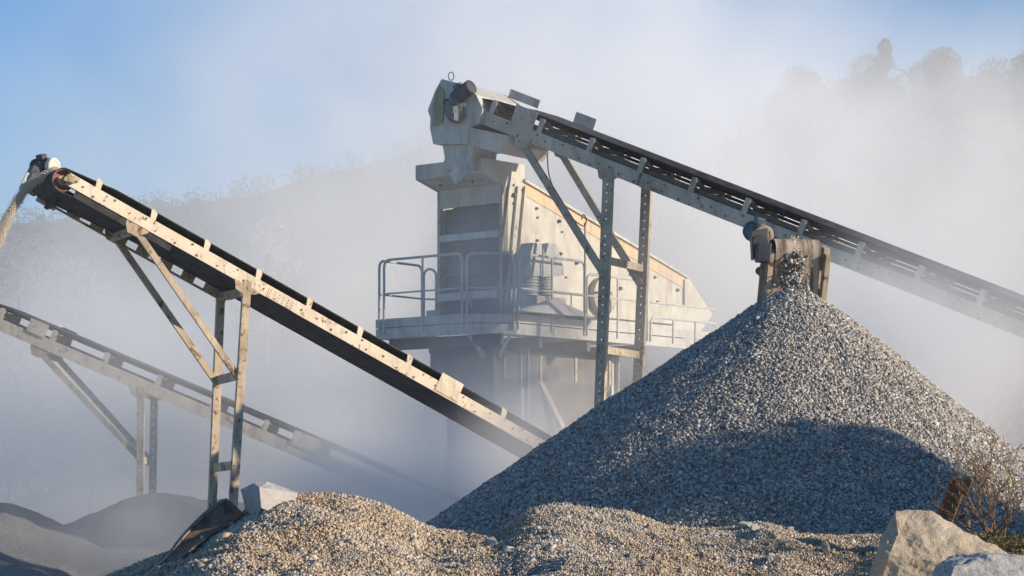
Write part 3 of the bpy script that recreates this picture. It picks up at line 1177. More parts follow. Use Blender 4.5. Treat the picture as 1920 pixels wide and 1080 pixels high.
m.build('return_pan', M['belt'], ra)
rj = random.Random(12)
for i in range(34):
    q = A.at(0.25 + i * 0.255 + rj.uniform(-.09, .09), -0.004, rj.choice((-0.055, -0.04, 0.045, 0.06, 0.0)))
    m = MB()
    m.cyl(q, q - A.w * 0.012, rj.uniform(0.012, 0.02), n=6)
    m.build('bolt', M['dark_steel'], ra)
# lower tie pans under the far side
m = MB()
for t_ in np.arange(0.4, TA, 0.62):
    m.bar(A.at(t_, 0.05, -0.08), A.at(t_, A.W - 0.05, -0.08), A.u, 0.05, 0.03)
m.build('cross_ties', M['leg_paint'], ra)
# far lower stringer angle hanging below the far channel, with slots of light
m = MB()
for k in range(8):
    m.box(A.at(0.12 + k * 0.40, A.W - 0.02, -0.15), A.u * 0.11, A.w * 0.004, A.n * 0.06)
m.box(A.at(1.6, A.W - 0.02, -0.225), A.u * 1.62, A.w * 0.012, A.n * 0.018)
m.build('return_guard', M['leg_paint'], ra)


def supports(cv, root, mat, mat2, near_top, near_bot, far_bot, brace_top, brace_bot_py, beams_py, holes, cradle=True, wd_=0.12, bw=0.10):
    tl = cv.t_at(near_top[0], near_top[1])
    out = -cv.w
    top_n = cv.at(tl, -0.012, -0.02)
    top_f = cv.at(tl, cv.W + 0.012, -0.08)
    foot_n, foot_f = down(top_n, near_bot), down(top_f, far_bot)
    leg(top_n, foot_n, out, cv.d, mat, root, wd_, 0.07, holes)
    leg(top_f, foot_f, out, cv.d, mat, root, wd_, 0.07, holes)
    for py in beams_py:
        z = CZ + (HZ - py) / F * top_n.y
        kn = (top_n.z - z) / top_n.z
        a, b = top_n + (foot_n - top_n) * kn, top_f + (foot_f - top_f) * kn
        m = MB()
        m.bar(a + cv.w * 0.03, b, V((0, 0, 1)), 0.13, 0.06)
        m.build('cross_beam', mat, root)
    z = CZ + (HZ - brace_bot_py) / F * top_n.y
    kn = (top_n.z - z) / top_n.z
    tb = cv.t_at(brace_top[0], brace_top[1])
    for x, tp, ft in ((0.02, top_n, foot_n), (cv.W - 0.02, top_f, foot_f)):
        a = cv.at(tb, x, -cv.ch / 2 - 0.06)
        b = tp + (ft - tp) * kn + (cv.w * 0.05 if x < 0.5 else -cv.w * 0.05)
        leg(a, b, out, cv.d, mat2, root, bw, 0.05, False, 'brace')
        m = MB()
        q = [cv.at(tb - 0.17, x, -cv.ch / 2 + 0.02), cv.at(tb + 0.22, x, -cv.ch / 2 + 0.02), cv.at(tb + 0.20, x, -cv.ch / 2 - 0.04), cv.at(tb + 0.06, x, -cv.ch / 2 - 0.17), cv.at(tb - 0.08, x, -cv.ch / 2 - 0.17), cv.at(tb - 0.16, x, -cv.ch / 2 - 0.06)]
        m.prism(q, cv.w * (-0.014 if x < 0.5 else 0.014))
        m.build('gusset', mat2, root)
        m = MB()
        xx = -0.012 if x < 0.5 else cv.W + 0.012
        q = [cv.at(tl - 0.20, xx, -cv.ch / 2 + 0.01), cv.at(tl + 0.26, xx, -cv.ch / 2 + 0.01), cv.at(tl + 0.20, xx, -cv.ch / 2 - 0.05), cv.at(tl + 0.02, xx, -cv.ch / 2 - 0.14), cv.at(tl - 0.12, xx, -cv.ch / 2 - 0.12)]
        m.prism(q, cv.w * (0.011 if x < 0.5 else -0.011))
        m.build('gusset', mat, root)
    if cradle:
        for tt in (tb, tl + 0.02):
            m = MB()
            m.bar(cv.at(tt, 0.0, -cv.ch / 2 - 0.10), cv.at(tt, cv.W, -cv.ch / 2 - 0.10), cv.u, 0.06, 0.13)
            m.build('cross_beam', mat, root)
    return tl, tb


supports(A, ra, M['leg_paint'], M['leg_paint'], (465, 520), 438, 399, (262, 415), 712, (702, 872), False, True, 0.125, 0.095)
# drive on the far side of the head
mc = A.at(-0.10, A.W + 0.15, 0.24)
mo = motor(A.at(-0.16, A.W + 0.30, 0.30) + V((-0.10, 0, 0.0)), V((0.82, -0.55, -0.05)), 0.128, 0.42, (M['motor_dark'], M['motor_white']), ra, 'motor', V((-0.6, 0, 1)))
gearbox(A.at(-0.20, A.W + 0.16, 0.02), A.u * 0.13, A.w * 0.12, A.n * 0.19, M['motor_dark'], mo)
m = MB()
m.box(A.at(-0.30, A.W + 0.06, -0.06), A.u * 0.07, A.w * 0.02, A.n * 0.12)
m.box(A.at(0.10, A.W + 0.10, -0.2), A.u * 0.16, A.w * 0.03, A.n * 0.05)
m.build('motor_bracket', M['pale_dusty'], ra, bevel=0.01)
m = MB()
q = A.at(-0.12, A.W * 0.5, -0.30)
m.box(A.at(0.10, A.W * 0.72, -0.27), A.u * 0.03, A.w * 0.26, A.n * 0.05)
m.build('belt_scraper', M['belt'], ra)
c_ = A.at(-0.14, A.W * 0.34, 0.12)
path = [c_, c_ + V((-0.18, -0.03, -0.10)), P(52, 350, c_.y), P(22, 395, c_.y - .05), P(-2, 450, c_.y - .1), P(-40, 560, c_.y - .1), P(-90, 760, c_.y - .1)]
falling('falling_gravel', path, 42000, (0.018, 0.040, (1, 1.5, 1.1)), 0.003, 0.010, M['stream'], 'stream of fine gravel pouring off the head of the sunlit conveyor at left', 3)

# ---- upper conveyor (right, behind, discharging into the screen)
B = Conv((872, 207, 43.5), -35, (1920, 619), 1.28, 0.235)
rbv = empty('belt_conveyor', B.at(4, 0.6, -5), 'long grey belt conveyor descending to the right from the hooded top of the tower', 'conveyor')
TB = B.L + 3.0
channel(B, 0, 0.0, TB, M['grey_paint'], rbv, 1)
channel(B, B.W, 0.0, TB, M['grey_paint'], rbv, -1)
belt(B, 0.02, TB, 0.12, 0.27, 0.13, M['belt'], rbv, 0.05)
pulley(B, 0.02, 0.12, 0.27, M['dark_steel'], rbv)
tsB = [B.t_at(x, 400) for x in (917, 1006, 1099, 1194, 1290, 1390, 1494, 1602, 1714, 1830)]
for t_ in tsB:
    idler(B, t_, M['grey_paint'], rbv, 0.37, 0.11, 0.0)
    idler(B, t_, M['grey_paint'], rbv, 0.37, 0.11, 0.0, near=False)
rollers(B, tsB, 0.27, 0.13, rbv, 0.05)
m = MB()
m.box(B.at(TB / 2 + .4, 0.12, 0.165), B.u * (TB / 2 - .5), B.w * 0.006, B.n * 0.028)
m.box(B.at(TB / 2 + .4, B.W - .12, 0.165), B.u * (TB / 2 - .5), B.w * 0.006, B.n * 0.028)
m.build('deck_strip', M['dark_steel'], rbv)
plate_on(B, B.t_at(956), B.t_at(996), 0.10, 0.44, M['grey_paint'], rbv, 'skirt_board', -0.03, False)
plate_on(B, B.t_at(985), B.t_at(1023), 0.40, 0.60, M['pale_dusty'], rbv, 'skirt_board', B.W + 0.03, False)
plate_on(B, B.t_at(862), B.t_at(918), 0.40, 0.56, M['pale_dusty'], rbv, 'skirt_board', B.W + 0.03, False)
plate_on(B, B.t_at(1196), B.t_at(1246), -0.11, 0.10, M['leg_grey'], rbv, 'splice_plate')
for i in range(34):
    q = B.at(0.3 + i * 0.33 + rj.uniform(-.1, .1), -0.004, rj.choice((-0.08, -0.05, 0.06, 0.08, 0.0)))
    m = MB()
    m.cyl(q, q - B.w * 0.014, rj.uniform(0.014, 0.026), n=6)
    m.build('bolt', M['dark_steel'], rbv)
tlB, tbB = supports(B, rbv, M['leg_grey'], M['leg_grey'], (1141, 300), 1116, 1185, (982, 255), 520, (487, 655), True, False, 0.20, 0.13)
m = MB()
for t_ in np.arange(0.7, TB, 0.9):
    m.bar(B.at(t_, 0.05, -0.09), B.at(t_, B.W - 0.05, -0.09), B.u, 0.05, 0.03)
m.build('cross_ties', M['leg_grey'], rbv)
# hood round the head pulley
t0h = 0.05


def Bn(px, py, x=-0.10):
    """point on the hood's near side plane"""
    q, _ = on_plan(px, py, B.at(0, x, 0), B.d)
    return q


hood_poly = [Bn(*q) for q in ((828, 148), (862, 157), (893, 178), (905, 205), (898, 232), (878, 240), (878, 270), (812, 270), (806, 240), (807, 222), (802, 207), (815, 172))]
m = MB()
m.prism(hood_poly, B.w * 1.48)
hood = m.build('head_hood', M['pale_dusty'], rbv)
m = MB()
m.prism([Bn(*q, -0.108) for q in ((823, 160), (834, 172), (833, 205), (830, 232), (812, 237), (813, 198))], -B.w * 0.022)
m.build('access_door', M['olive'], hood)
m = MB()
ringc = Bn(846, 143, 0.1)
m.tube([ringc + V((math.cos(a) * 0.05, 0, math.sin(a) * 0.075)) for a in np.linspace(-math.pi / 2, 1.5 * math.pi, 15)], 0.010, 6)
m.build('lifting_eye', M['dark_steel'], hood)
# box chute under the head, open to the feed box
m = MB()
q = [Bn(878, 238, -.08), Bn(952, 254, -.08), Bn(950, 268, -.08), Bn(934, 287, -.08), Bn(888, 274, -.08), Bn(878, 272, -.08)]
m.prism(q, B.w * 1.40)
m.build('chute_box', M['white_steel'], rbv)
m = MB()
q = [Bn(829, 269, .05), Bn(888, 272, .05), Bn(884, 296, .05), Bn(884, 318, .05), Bn(828, 318, .05), Bn(834, 296, .05)]
m.prism(q, B.w * 0.75)
m.build('chute_throat', M['pale_dusty'], rbv)
mo = motor(Bn(852, 186, -0.32), V((0.72, -0.62, 0.42)), 0.135, 0.46, (M['motor_blue'], M['motor_dark']), rbv, 'motor', V((-0.4, 0, 1)))
gearbox(Bn(850, 208, -0.24), B.u * 0.11, B.w * 0.11, V((0, 0, 0.15)), M['motor_blue'], mo)
bearing(B, B.t_at(868), 0.06, -0.16, M['motor_white'], rbv)
m = MB()
m.cyl(Bn(855, 214, -0.25), Bn(855, 214, -0.10), 0.16, 0.17, n=20)
m.cyl(Bn(838, 192, -0.18), Bn(838, 192, -0.08), 0.07, n=14)
m.build('drive_guard', M['dark_steel'], rbv, True)

# ---- far conveyor (lower left)
C = Conv((0, 609, 42.5), -5, (620, 872), 1.05, 0.205)
rc = empty('belt_conveyor', C.at(4, 0.5, -4), 'hazy far belt conveyor at the lower left sinking to the right into dust', 'conveyor')
t0C, t1C = -0.95, C.L + 4.5
channel(C, 0, t0C, t1C, M['grey_paint'], rc, 1)
channel(C, C.W, t0C, t1C, M['grey_paint'], rc, -1)
belt(C, t0C, t1C, 0.11, 0.25, 0.08, M['belt'], rc, 0.05)
pulley(C, t0C, 0.11, 0.25, M['dark_steel'], rc)
tsC = [C.t_at(x, 700) for x in (-5, 93, 191, 290, 393, 490, 590)]
for t_ in tsC:
    idler(C, t_, M['grey_paint'], rc, 0.30, 0.10, 0.0)
    idler(C, t_, M['grey_paint'], rc, 0.30, 0.10, 0.0, near=False)
rollers(C, tsC, 0.25, 0.08, rc, 0.05)
plate_on(C, C.t_at(46), C.t_at(80), 0.09, 0.33, M['grey_paint'], rc, 'skirt_board', -0.02, False)
plate_on(C, C.t_at(72), C.t_at(100), 0.22, 0.36, M['dark_steel'], rc, 'skirt_board', C.W + 0.02, False)
plate_on(C, C.t_at(540), C.t_at(588), 0.08, 0.33, M['grey_paint'], rc, 'skirt_board', -0.02, False)
supports(C, rc, M['leg_grey'], M['leg_grey'], (265, 722), 262, 285, (78, 645), 862, (862,), True, False, 0.125, 0.10)
mo = motor(C.at(t0C - 0.05, -0.35, 0.45), V((0.9, -0.4, 0.1)), 0.11, 0.42, (M['motor_dark'], M['motor_dark']), rc)

# ---- end-on conveyor that feeds the big pile
D = Conv((1536, 470, 33.9), 101, (1526, 566), 0.72, 0.25)
rd = empty('belt_conveyor', D.at(3, 0.4, -2), 'conveyor seen end-on pouring gravel onto the big pile', 'conveyor')
TD = 9.0
rD = 0.17
belt(D, 0.02, TD, rD, 0.15, 0.05, M['belt_dusty'], rd, 0.03)
pulley(D, 0.02, rD, 0.15, M['dark_steel'], rd)
tl_ = 0.0
# slotted right stringer: two flanges with webs between the slots
m = MB()
for x0 in (-0.02, D.W + 0.02):
    s_ = -1 if x0 < 0.4 else 1
    m.box(D.at(TD / 2, x0, 0.05), D.u * TD / 2, D.w * 0.006, D.n * 0.05)
    m.box(D.at(TD / 2, x0, -0.21), D.u * TD / 2, D.w * 0.006, D.n * 0.06)
    for k in range(18):
        m.box(D.at(0.16 + k * 0.46, x0, -0.075), D.u * 0.10, D.w * 0.005, D.n * 0.085)
    m.box(D.at(TD / 2, x0 + s_ * 0.035, -0.268), D.u * TD / 2, D.w * 0.035, D.n * 0.006)
    m.box(D.at(TD / 2, x0 + s_ * 0.035, 0.096), D.u * TD / 2, D.w * 0.035, D.n * 0.006)
m.build('side_frame', M['leg_paint'], rd)
for x0 in (-0.07, D.W + 0.07):
    m = MB()
    m.box(D.at(0.06, x0, -0.02), D.u * 0.12, D.w * 0.045, D.n * 0.10)
    m.cyl(D.at(0.02, x0 - 0.06, -0.02), D.at(0.02, x0 + 0.06, -0.02), 0.075, n=16)
    m.build('bearing_block', M['leg_paint'], rd, bevel=0.01)
for k in range(7):
    m = MB()
    m.bar(D.at(0.9 + k * 1.1, 0.0, -0.235), D.at(0.9 + k * 1.1, D.W, -0.235), D.u, 0.06, 0.04)
    m.cyl(D.at(1.3 + k * 1.1, 0.02, -0.26), D.at(1.3 + k * 1.1, D.W - 0.02, -0.26), 0.04, n=12)
    m.build('return_idler', M['dark_steel'], rd)
for x0 in (0.0, D.W):
    q = D.at(6.4, x0, -0.25)
    leg(q, V((q.x, q.y + .2, 0)), V((0, -1, 0)), V((1, 0, 0)), M['leg_grey'], rd, 0.12, 0.07)
# drive at the left of its head
mq = P(1421, 442, 33.75)
mo = motor(P(1409, 432, 34.1), V((0.30, -0.90, -0.28)), 0.15, 0.46, (M['motor_blue'], M['motor_tan']), rd, 'motor', V((0.1, 0, 1)))
gearbox(P(1424, 458, 33.75), V((0.12, 0.02, 0.03)), V((0, 0.14, 0)), V((-0.01, 0, 0.19)), M['motor_dark'], mo)
m = MB()
m.box(P(1431, 474, 33.5), V((0.10, 0, -0.01)), V((0, 0.11, 0)), V((0.012, 0, 0.135)))
m.box(P(1441, 470, 33.8), V((0.05, 0, 0)), V((0, 0.06, 0)), V((0, 0, 0.04)))
m.build('gear_housing', M['motor_dark'], rd, bevel=0.015)
m = MB()
m.cyl(P(1448, 468, 33.9), P(1462, 468, 33.9), 0.12, n=20)
m.build('coupling', M['motor_dark'], rd, True)
m = MB()
m.box(P(1431, 508, 34.4), V((0.055, 0.05, 0.0)), V((0, 0.09, 0.02)), V((0.012, 0, 0.085)))
m.cyl(P(1424, 508, 34.2), P(1424, 508, 34.5), 0.06, n=12)
m.build('belt_scraper', M['dark_steel'], rd, bevel=0.01)
m = MB()
m.box(D.at(0.03, D.W * 0.74, 0.165), D.u * 0.10, D.w * 0.20, D.n * 0.03)
m.build('head_plate', M['motor_blue'], rd, bevel=0.01)
hc_ = D.at(-0.02, D.W * 0.47, 0.20)
path = [D.at(0.35, D.W * .45, 0.20), hc_ + V((0, 0, 0.02)), hc_ + V((-.0, -0.22, -0.02)), hc_ + V((-.02, -0.34, -0.26)), V((hc_.x - .03, hc_.y - .36, apexE.z + 0.30)), V((apexE.x, apexE.y - .05, apexE.z - 0.02))]
falling('falling_gravel', path, 1500, (0.030, 0.085, (1, 0.8, 0.5)), 0.015, 0.042, M['gravel'], 'curtain of crushed stone dropping from the end-on conveyor to the pile tip', 5)

# ------------------------------------------------------------------ screening machine on its platform
K = P(942, 590, 44.0)
da = V((math.cos(rad(50)), math.sin(rad(50)), 0))      # along the machine, away to the right
db = V((-math.cos(rad(40)), math.sin(rad(40)), 0))     # across it, away to the left
UP = V((0, 0, 1))


def zz(py, Y):
    return CZ + (HZ - py) / F * Y


def T(ta, tb, z):
    return V((K.x + da.x * ta + db.x * tb, K.y + da.y * ta + db.y * tb, z))


def Tside(px, py, tb=0.0):
    q, _ = on_plan(px, py, V((K.x, K.y, 0)) + db * tb, da)
    return q


rs = empty('screening_machine', T(1.5, 0.8, 5.15), 'cream inclined vibrating screen with a dark louvred end standing on the railed platform', 'screening machine')
ZF = 5.16
WB = 1.6
# long inclined body
side = [(944, 590), (944, 352), (983, 338), (1290, 520), (1336, 590), (1300, 640), (1130, 640), (1060, 600)]
m = MB()
m.prism([Tside(*q) for q in side], db * 0.05)
m.build('side_plate', M['white_steel'], rs)
m = MB()
m.prism([Tside(*q) + db * (WB - 0.05) for q in side], db * 0.05)
m.build('side_plate', M['white_steel'], rs)
m = MB()
m.prism([Tside(*q) + db * 0.055 for q in ((990, 352), (1280, 522), (1280, 548), (990, 380))], db * (WB - 0.11))
m.build('screen_deck', M['dark_steel'], rs)
m = MB()
m.prism([Tside(*q, -0.012) for q in ((984, 342), (1287, 521), (1281, 540), (984, 366))], db * 0.008)
m.build('orange_band', M['orange'], rs)
m = MB()
for x0 in (962, 976):
    m.bar(Tside(x0 + 8, 350, -0.03), Tside(x0 - 14, 585, -0.03), da, 0.03, 0.06)
m.bar(Tside(983, 338, -0.03), Tside(1290, 520, -0.03), UP, 0.05, 0.06)
m.bar(Tside(1284, 524, -0.03), Tside(1284, 572, -0.03), da, 0.05, 0.05)
m.build('side_rib', M['white_steel'], rs)
m = MB()
rr_ = random.Random(4)
for px, py, r_ in ((962, 347, 3), (962, 366, 6), (979, 356, 3), (962, 381, 3), (962, 427, 5), (963, 443, 3), (1005, 391, 4), (1007, 408, 3), (1047, 415, 5), (1053, 435, 3), (1006, 451, 4), (1049, 476, 5), (1080, 493, 5), (1162, 541, 5), (1227, 520, 4), (1269, 544, 5), (1100, 470, 3), (1120, 515, 4), (1200, 560, 4), (1180, 515, 3), (1140, 497, 3), (1060, 520, 3), (967, 400, 2), (1232, 565, 3)):
    m = MB()
    q = Tside(px, py, -0.0)
    s_ = r_ / 104.0
    m.cyl(q, q - db * s_ * 1.2, s_ * 0.8, s_ * 0.55, n=7)
    m.box(q + da * s_ * 0.7 - db * s_ * 0.4, da * s_ * 0.6, db * s_ * 0.4, UP * s_ * 0.3)
    m.build('bolt', M['dark_steel'], rs)
# dark front with ledges
YF = 44.6
zl = lambda py: zz(py, 44.5)
m = MB()
m.box(T(0.17, WB / 2, (zl(386) + ZF) / 2), da * 0.02, db * (WB / 2 - 0.02), UP * ((zl(386) - ZF) / 2))
m.build('front_panel', M['dark_steel'], rs)
for tb in (0.035, WB - 0.035):
    m = MB()
    m.box(T(0.08, tb, (zl(352) + ZF) / 2), da * 0.08, db * 0.035, UP * ((zl(352) - ZF) / 2))
    m.build('front_post', M['leg_grey'], rs)
for py, hh, dd in ((444, 0.05, 0.09), (513, 0.02, 0.05), (556, 0.06, 0.12)):
    m = MB()
    m.box(T(0.15 - dd, WB / 2, zl(py)), da * dd, db * (WB / 2 - 0.072), UP * hh)
    m.box(T(0.15 - dd, WB / 2, zl(py) + hh + 0.012), da * dd * 0.9, db * (WB / 2 - 0.075), UP * 0.012)
    m.build('ledge', M['pale_dusty'] if py != 513 else M['dark_steel'], rs)
m = MB()
m.tube([T(-0.1, 0.75, zl(548)), T(-0.12, 0.72, zl(555)), T(-0.1, 0.70, zl(568)), T(-0.08, 0.66, zl(578))], 0.028, 8)
m.build('hose', M['pale_dusty'], rs, True)
m = MB()
m.box(T(0.1, WB + 0.13, ZF + 0.11), da * 0.12, db * 0.13, UP * 0.12)
m.build('foot_block', M['pale_dusty'], rs)
# feed box on top
ZR = zz(295, 43.54)
ZR2 = zl(352)
fb = [T(-0.6, 0, ZR), T(0.63, 0, ZR), T(0.63, 0, ZR2 - 0.02), T(0.0, 0, ZR2 - 0.32), T(0.0, 0, ZR2), T(-0.6, 0, ZR - 0.27)]
fb_side = [T(-0.6, 0, ZR), T(0.63, 0, ZR), T(0.63, 0, ZR2 + 0.02), T(0.02, 0, ZR2 - 0.02), T(-0.6, 0, ZR - 0.27)]
m = MB()
m.prism([q - db * 0.006 for q in fb_side], db * 0.04)
m.prism([q + db * (WB - 0.034) for q in fb_side], db * 0.04)
m.box(T(-0.58, WB / 2, ZR - 0.135), da * 0.02, db * (WB / 2 - 0.036), UP * 0.135)
m.box(T(0.61, WB / 2, ZR - 0.15), da * 0.02, db * (WB / 2 - 0.036), UP * 0.15)
m.prism([T(-0.598, 0.036, ZR - 0.262), T(0.0, 0.036, ZR2), T(0.0, 0.036, zl(386)), T(0.05, 0.036, zl(386)), T(0.05, 0.036, ZR2), T(-0.55, 0.036, ZR - 0.2)], db * (WB - 0.072))
m.build('feed_box', M['white_steel'], rs)
m = MB()
for tb in (0.45, 1.25):
    q = T(-0.3, tb, (ZR - 0.27 + ZR2) / 2 - 0.02)
    m = MB()
    m.cyl(q, q - da * 0.03 - UP * 0.02, 0.025, n=6)
    m.build('bolt', M['dark_steel'], rs)
# spring mounts on the walkway side
for dx in (0, 28):
    base = P(994 + dx, 556, 43.9 + dx * 0.012)
    sr = 0.165 if dx == 0 else 0.15
    m = MB()
    for k in range(7):
        z = base.z + 0.01 + k * 0.058
        m.lathe(V((base.x, base.y, z)), UP, [(0, sr * 0.86), (0.004, sr), (0.040, sr), (0.044, sr * 0.86), (0.055, sr * 0.82)], 20)
    m.build('spring', M['pale_dusty'], rs, True)
    m = MB()
    top = base + V((0, 0, 0.42))
    poly = [top + da * -0.34 + UP * -0.10, top + da * 0.30 + UP * -0.02, top + da * 0.30 + UP * 0.10, top + da * 0.10 + UP * 0.54, top + da * -0.14 + UP * 0.54, top + da * -0.34 + UP * 0.06]
    m.prism([q - db * 0.2 for q in poly], db * 0.30)
    m.prism([top + da * -0.24 - db * 0.19 + UP * 0.0, top + da * 0.24 - db * 0.19, top + da * 0.22 + db * 0.25, top + da * -0.22 + db * 0.25], UP * 0.03)
    m.build('spring_bracket', M['pale_dusty'], rs)
m = MB()
q = P(1012, 574, 43.95)
m.box(V((q.x, q.y, (ZF + zz(557, 43.95)) / 2)) + da * 0.1, da * 0.42, db * 0.2, UP * ((zz(557, 43.95) - ZF) / 2 - 0.002))
m.build('spring_base', M['white_steel'], rs)
m = MB()
q = Tside(1128, 555, -0.05)
m.lathe(q - db * -0.02, -db, [(0, 0.36), (0.12, 0.36), (0.14, 0.30), (0.14, 0.12), (0.2, 0.1)], 30)
m.build('flywheel', M['grey_paint'], rs, True)
m = MB()
m.cyl(P(942, 330, 43.3) + V((0, .3, 0)), P(942, 330, 43.3) + V((0, .32, 0)), 0.01, n=5)

# heap of dust on the walkway
n1, n2 = 40, 40
hx = P(1040, 590, 43.7)
xs, ys = np.meshgrid(np.linspace(-1.2, 1.2, n1), np.linspace(-0.34, 0.34, n2))
hz = 0.33 * np.clip(1 - np.sqrt((xs / 1.15) ** 2 + (ys / 0.34) ** 2), 0, 1) ** 0.9 + 0.015 * fbm(xs, ys, 4, 6)
hv = np.array([tuple(V((hx.x, hx.y, ZF + 0.004)) + da * a + db * b + UP * max(c, 0)) for a, b, c in zip(xs.ravel(), ys.ravel(), hz.ravel())])
o = link('dust_heap', np_mesh('dust_heap', hv, gridf(n1, n2), 4), M['rock_dust'])
o.data.shade_smooth()
setp(o, 'smooth pale heap of rock dust on the walkway below the springs', 'dust heap')

# platform --------------------------------------------------------------
P1, P2 = P(870, 590, 43.0), P(967, 592, 43.0)
P1.z = P2.z = 0
P0 = P1 + db * 2.15
P3 = P2 + da * 6.3
P4 = P3 + db * 3.6
P5 = P0 + da * 1.6
rp = empty('steel_platform', T(1.5, 0.8, 0), 'raised dusty steel platform with tubular guard rails and tall legs in the dust', 'platform')
poly = [P0, P1, P2, P3, P4, P5]
ZK0, ZK1 = zz(626, 43), zz(590, 43)
m = MB()
m.prism([V((q.x, q.y, ZF - 0.06)) for q in poly], UP * 0.06)
m.build('floor_plate', M['pale_dusty'], rp)
for i, (a, b) in enumerate(((P0, P1), (P1, P2), (P2, P3), (P5, P0))):
    m = MB()
    d = (b - a).normalized()
    out = V((d.y, -d.x, 0))
    a_, b_ = V((a.x, a.y, 0)), V((b.x, b.y, 0))
    m.box((a_ + b_) / 2 + out * 0.012 + UP * ((ZK1 + ZK1 - 0.13) / 2 + 0.0), (b - a) / 2, out * 0.010, UP * 0.075)
    m.build('kick_plate', M['pale_dusty'], rp)
    m = MB()
    m.box((a_ + b_) / 2 - out * 0.02 + UP * (ZK0 + 0.09), (b - a) / 2, out * 0.035, UP * 0.095)
    m.build('edge_beam', M['pale_dusty'], rp)
# rails
RT = zz(475, 43)
RM = zz(540, 43)
ZB = ZK0 + 0.08


def rail(pts, zt, zb, r=0.024):
    """one hoop of guard rail: two posts with rounded top corners"""
    a, b = pts
    d = (b - a).normalized()
    L = (b - a).length
    path = [a + UP * zb, a + UP * (zt - 0.14)]
    path += [a + d * 0.12 * (1 - math.cos(x)) + UP * (zt - 0.14 + 0.14 * math.sin(x)) for x in (0.4, 0.8, 1.2, 1.5)]
    path += [a + d * (L - 0.12) + UP * zt]
    path += [a + d * (L - 0.12 + 0.12 * math.sin(x)) + UP * (zt - 0.14 + 0.14 * math.cos(x)) for x in (0.4, 0.8, 1.2, 1.5)]
    path += [b + UP * zb]
    m = MB()
    m.tube(path, r, 8)
    m.tube([a + UP * RM, b + UP * RM], r * 0.75, 8)
    if L > 1.3:
        k = max(1, int(L / 1.0))
        for i in range(1, k + 1):
            q = a + d * L * i / (k + 1)
            m.tube([q + UP * zb, q + UP * zt], r * 0.85, 8)
    return m.build('guard_rail', M['galv'], rp, True)


off = 0.03
d1 = (P0 - P1).normalized()
o1 = V((-d1.y, d1.x, 0)) * 0.03
o1 = o1 if o1.y < 0 else -o1
rail((P1 + o1 + db * 0.02, P0 + o1 - db * 0.22), RT, ZB)
rail((P1 + V((0.05, -0.03, 0)), P2 + V((-0.03, -0.03, 0))), RT, ZB)
o3 = -db * 0.03
rail((P2 + o3 + da * 0.04, P2 + o3 + da * 1.95), RT, ZB)
rail((P2 + o3 + da * 2.02, P2 + o3 + da * 3.9), RT - 0.22, ZB)
rail((P2 + o3 + da * 4.0, P2 + o3 + da * 6.2), RT - 0.9, ZB)
rail((P0 + o1 - db * 0.10, P0 + da * 1.2 - db * 0.05), RT, ZB)
rail((P0 + da * 1.25 - db * 0.05, T(0.25, WB + 0.25, 0) * 1), RT - 0.05, ZB)
# legs and frame under it
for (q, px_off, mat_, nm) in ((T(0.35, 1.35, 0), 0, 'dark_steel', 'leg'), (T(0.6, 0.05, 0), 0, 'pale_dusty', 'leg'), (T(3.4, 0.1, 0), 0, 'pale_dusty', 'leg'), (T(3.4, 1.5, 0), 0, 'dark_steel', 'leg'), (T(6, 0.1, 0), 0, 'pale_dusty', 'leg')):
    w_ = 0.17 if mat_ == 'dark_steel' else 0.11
    m = MB()
    for s_ in (1, -1):
        m.box(q + da * s_ * w_ + UP * (ZK0 / 2), da * 0.01, db * w_ * 0.9, UP * (ZK0 / 2))
    m.box(q + UP * (ZK0 / 2), da * (w_ - 0.01), db * 0.01, UP * (ZK0 / 2))
    m.build(nm, M[mat_], rp)
m = MB()
m.bar(T(0.6, 0.05, ZK0 - 0.1), T(2.6, 0.05, 2.2), db, 0.10, 0.10)
m.build('brace', M['leg_grey'], rp)
for ta in (-0.9, 0.2, 1.6, 3.2):
    m = MB()
    m.bar(T(ta, -0.75, ZK0 - 0.1), T(ta, 1.95, ZK0 - 0.1), UP, 0.2, 0.1)
    m.build('floor_beam', M['dark_steel'], rp)
m = MB()
for s_ in (0.4, -0.35):
    q = P1.lerp(P2, 0.1 if s_ < 0 else 0.9)
    m.bar(V((q.x, q.y + .05, ZK0)), T(0.3, 0.5, ZK0 - 0.55), db, 0.06, 0.06)
m.build('knee_brace', M['pale_dusty'], rp)
# under-screen hopper
rh = empty('discharge_hopper', T(1.5, 0.8, ZK0 - 2), 'dark funnel hopper half lost in dust beneath the platform', 'hopper')
m = MB()
top = [T(-0.25, 0.0, ZK0 - 0.22), T(3.3, 0.0, ZK0 - 0.22), T(3.3, 1.55, ZK0 - 0.22), T(-0.25, 1.55, ZK0 - 0.22)]
mid = [T(-0.25, 0.0, ZK0 - 0.75), T(3.3, 0.0, ZK0 - 0.75), T(3.3, 1.55, ZK0 - 0.75), T(-0.25, 1.55, ZK0 - 0.75)]
bot = [T(0.5, 0.5, 2.2), T(1.8, 0.5, 2.2), T(1.8, 1.1, 2.2), T(0.5, 1.1, 2.2)]
m.add(top + mid + bot, [(0, 1, 2, 3)] + [(i, (i + 1) % 4, 4 + (i + 1) % 4, 4 + i) for i in range(4)] + [(4 + i, 4 + (i + 1) % 4, 8 + (i + 1) % 4, 8 + i) for i in range(4)] + [(11, 10, 9, 8)])
m.build('funnel', M['dark_steel'], rh)
m = MB()
for k in range(4):
    x0 = 0.05 + k * 1.05
    m = MB()
    m.bar(T(x0, -0.012, ZK0 - 0.25), T(x0, -0.012, ZK0 - 0.74), da, 0.06, 0.02)
    m.build('stiffener', M['leg_grey'], rh)
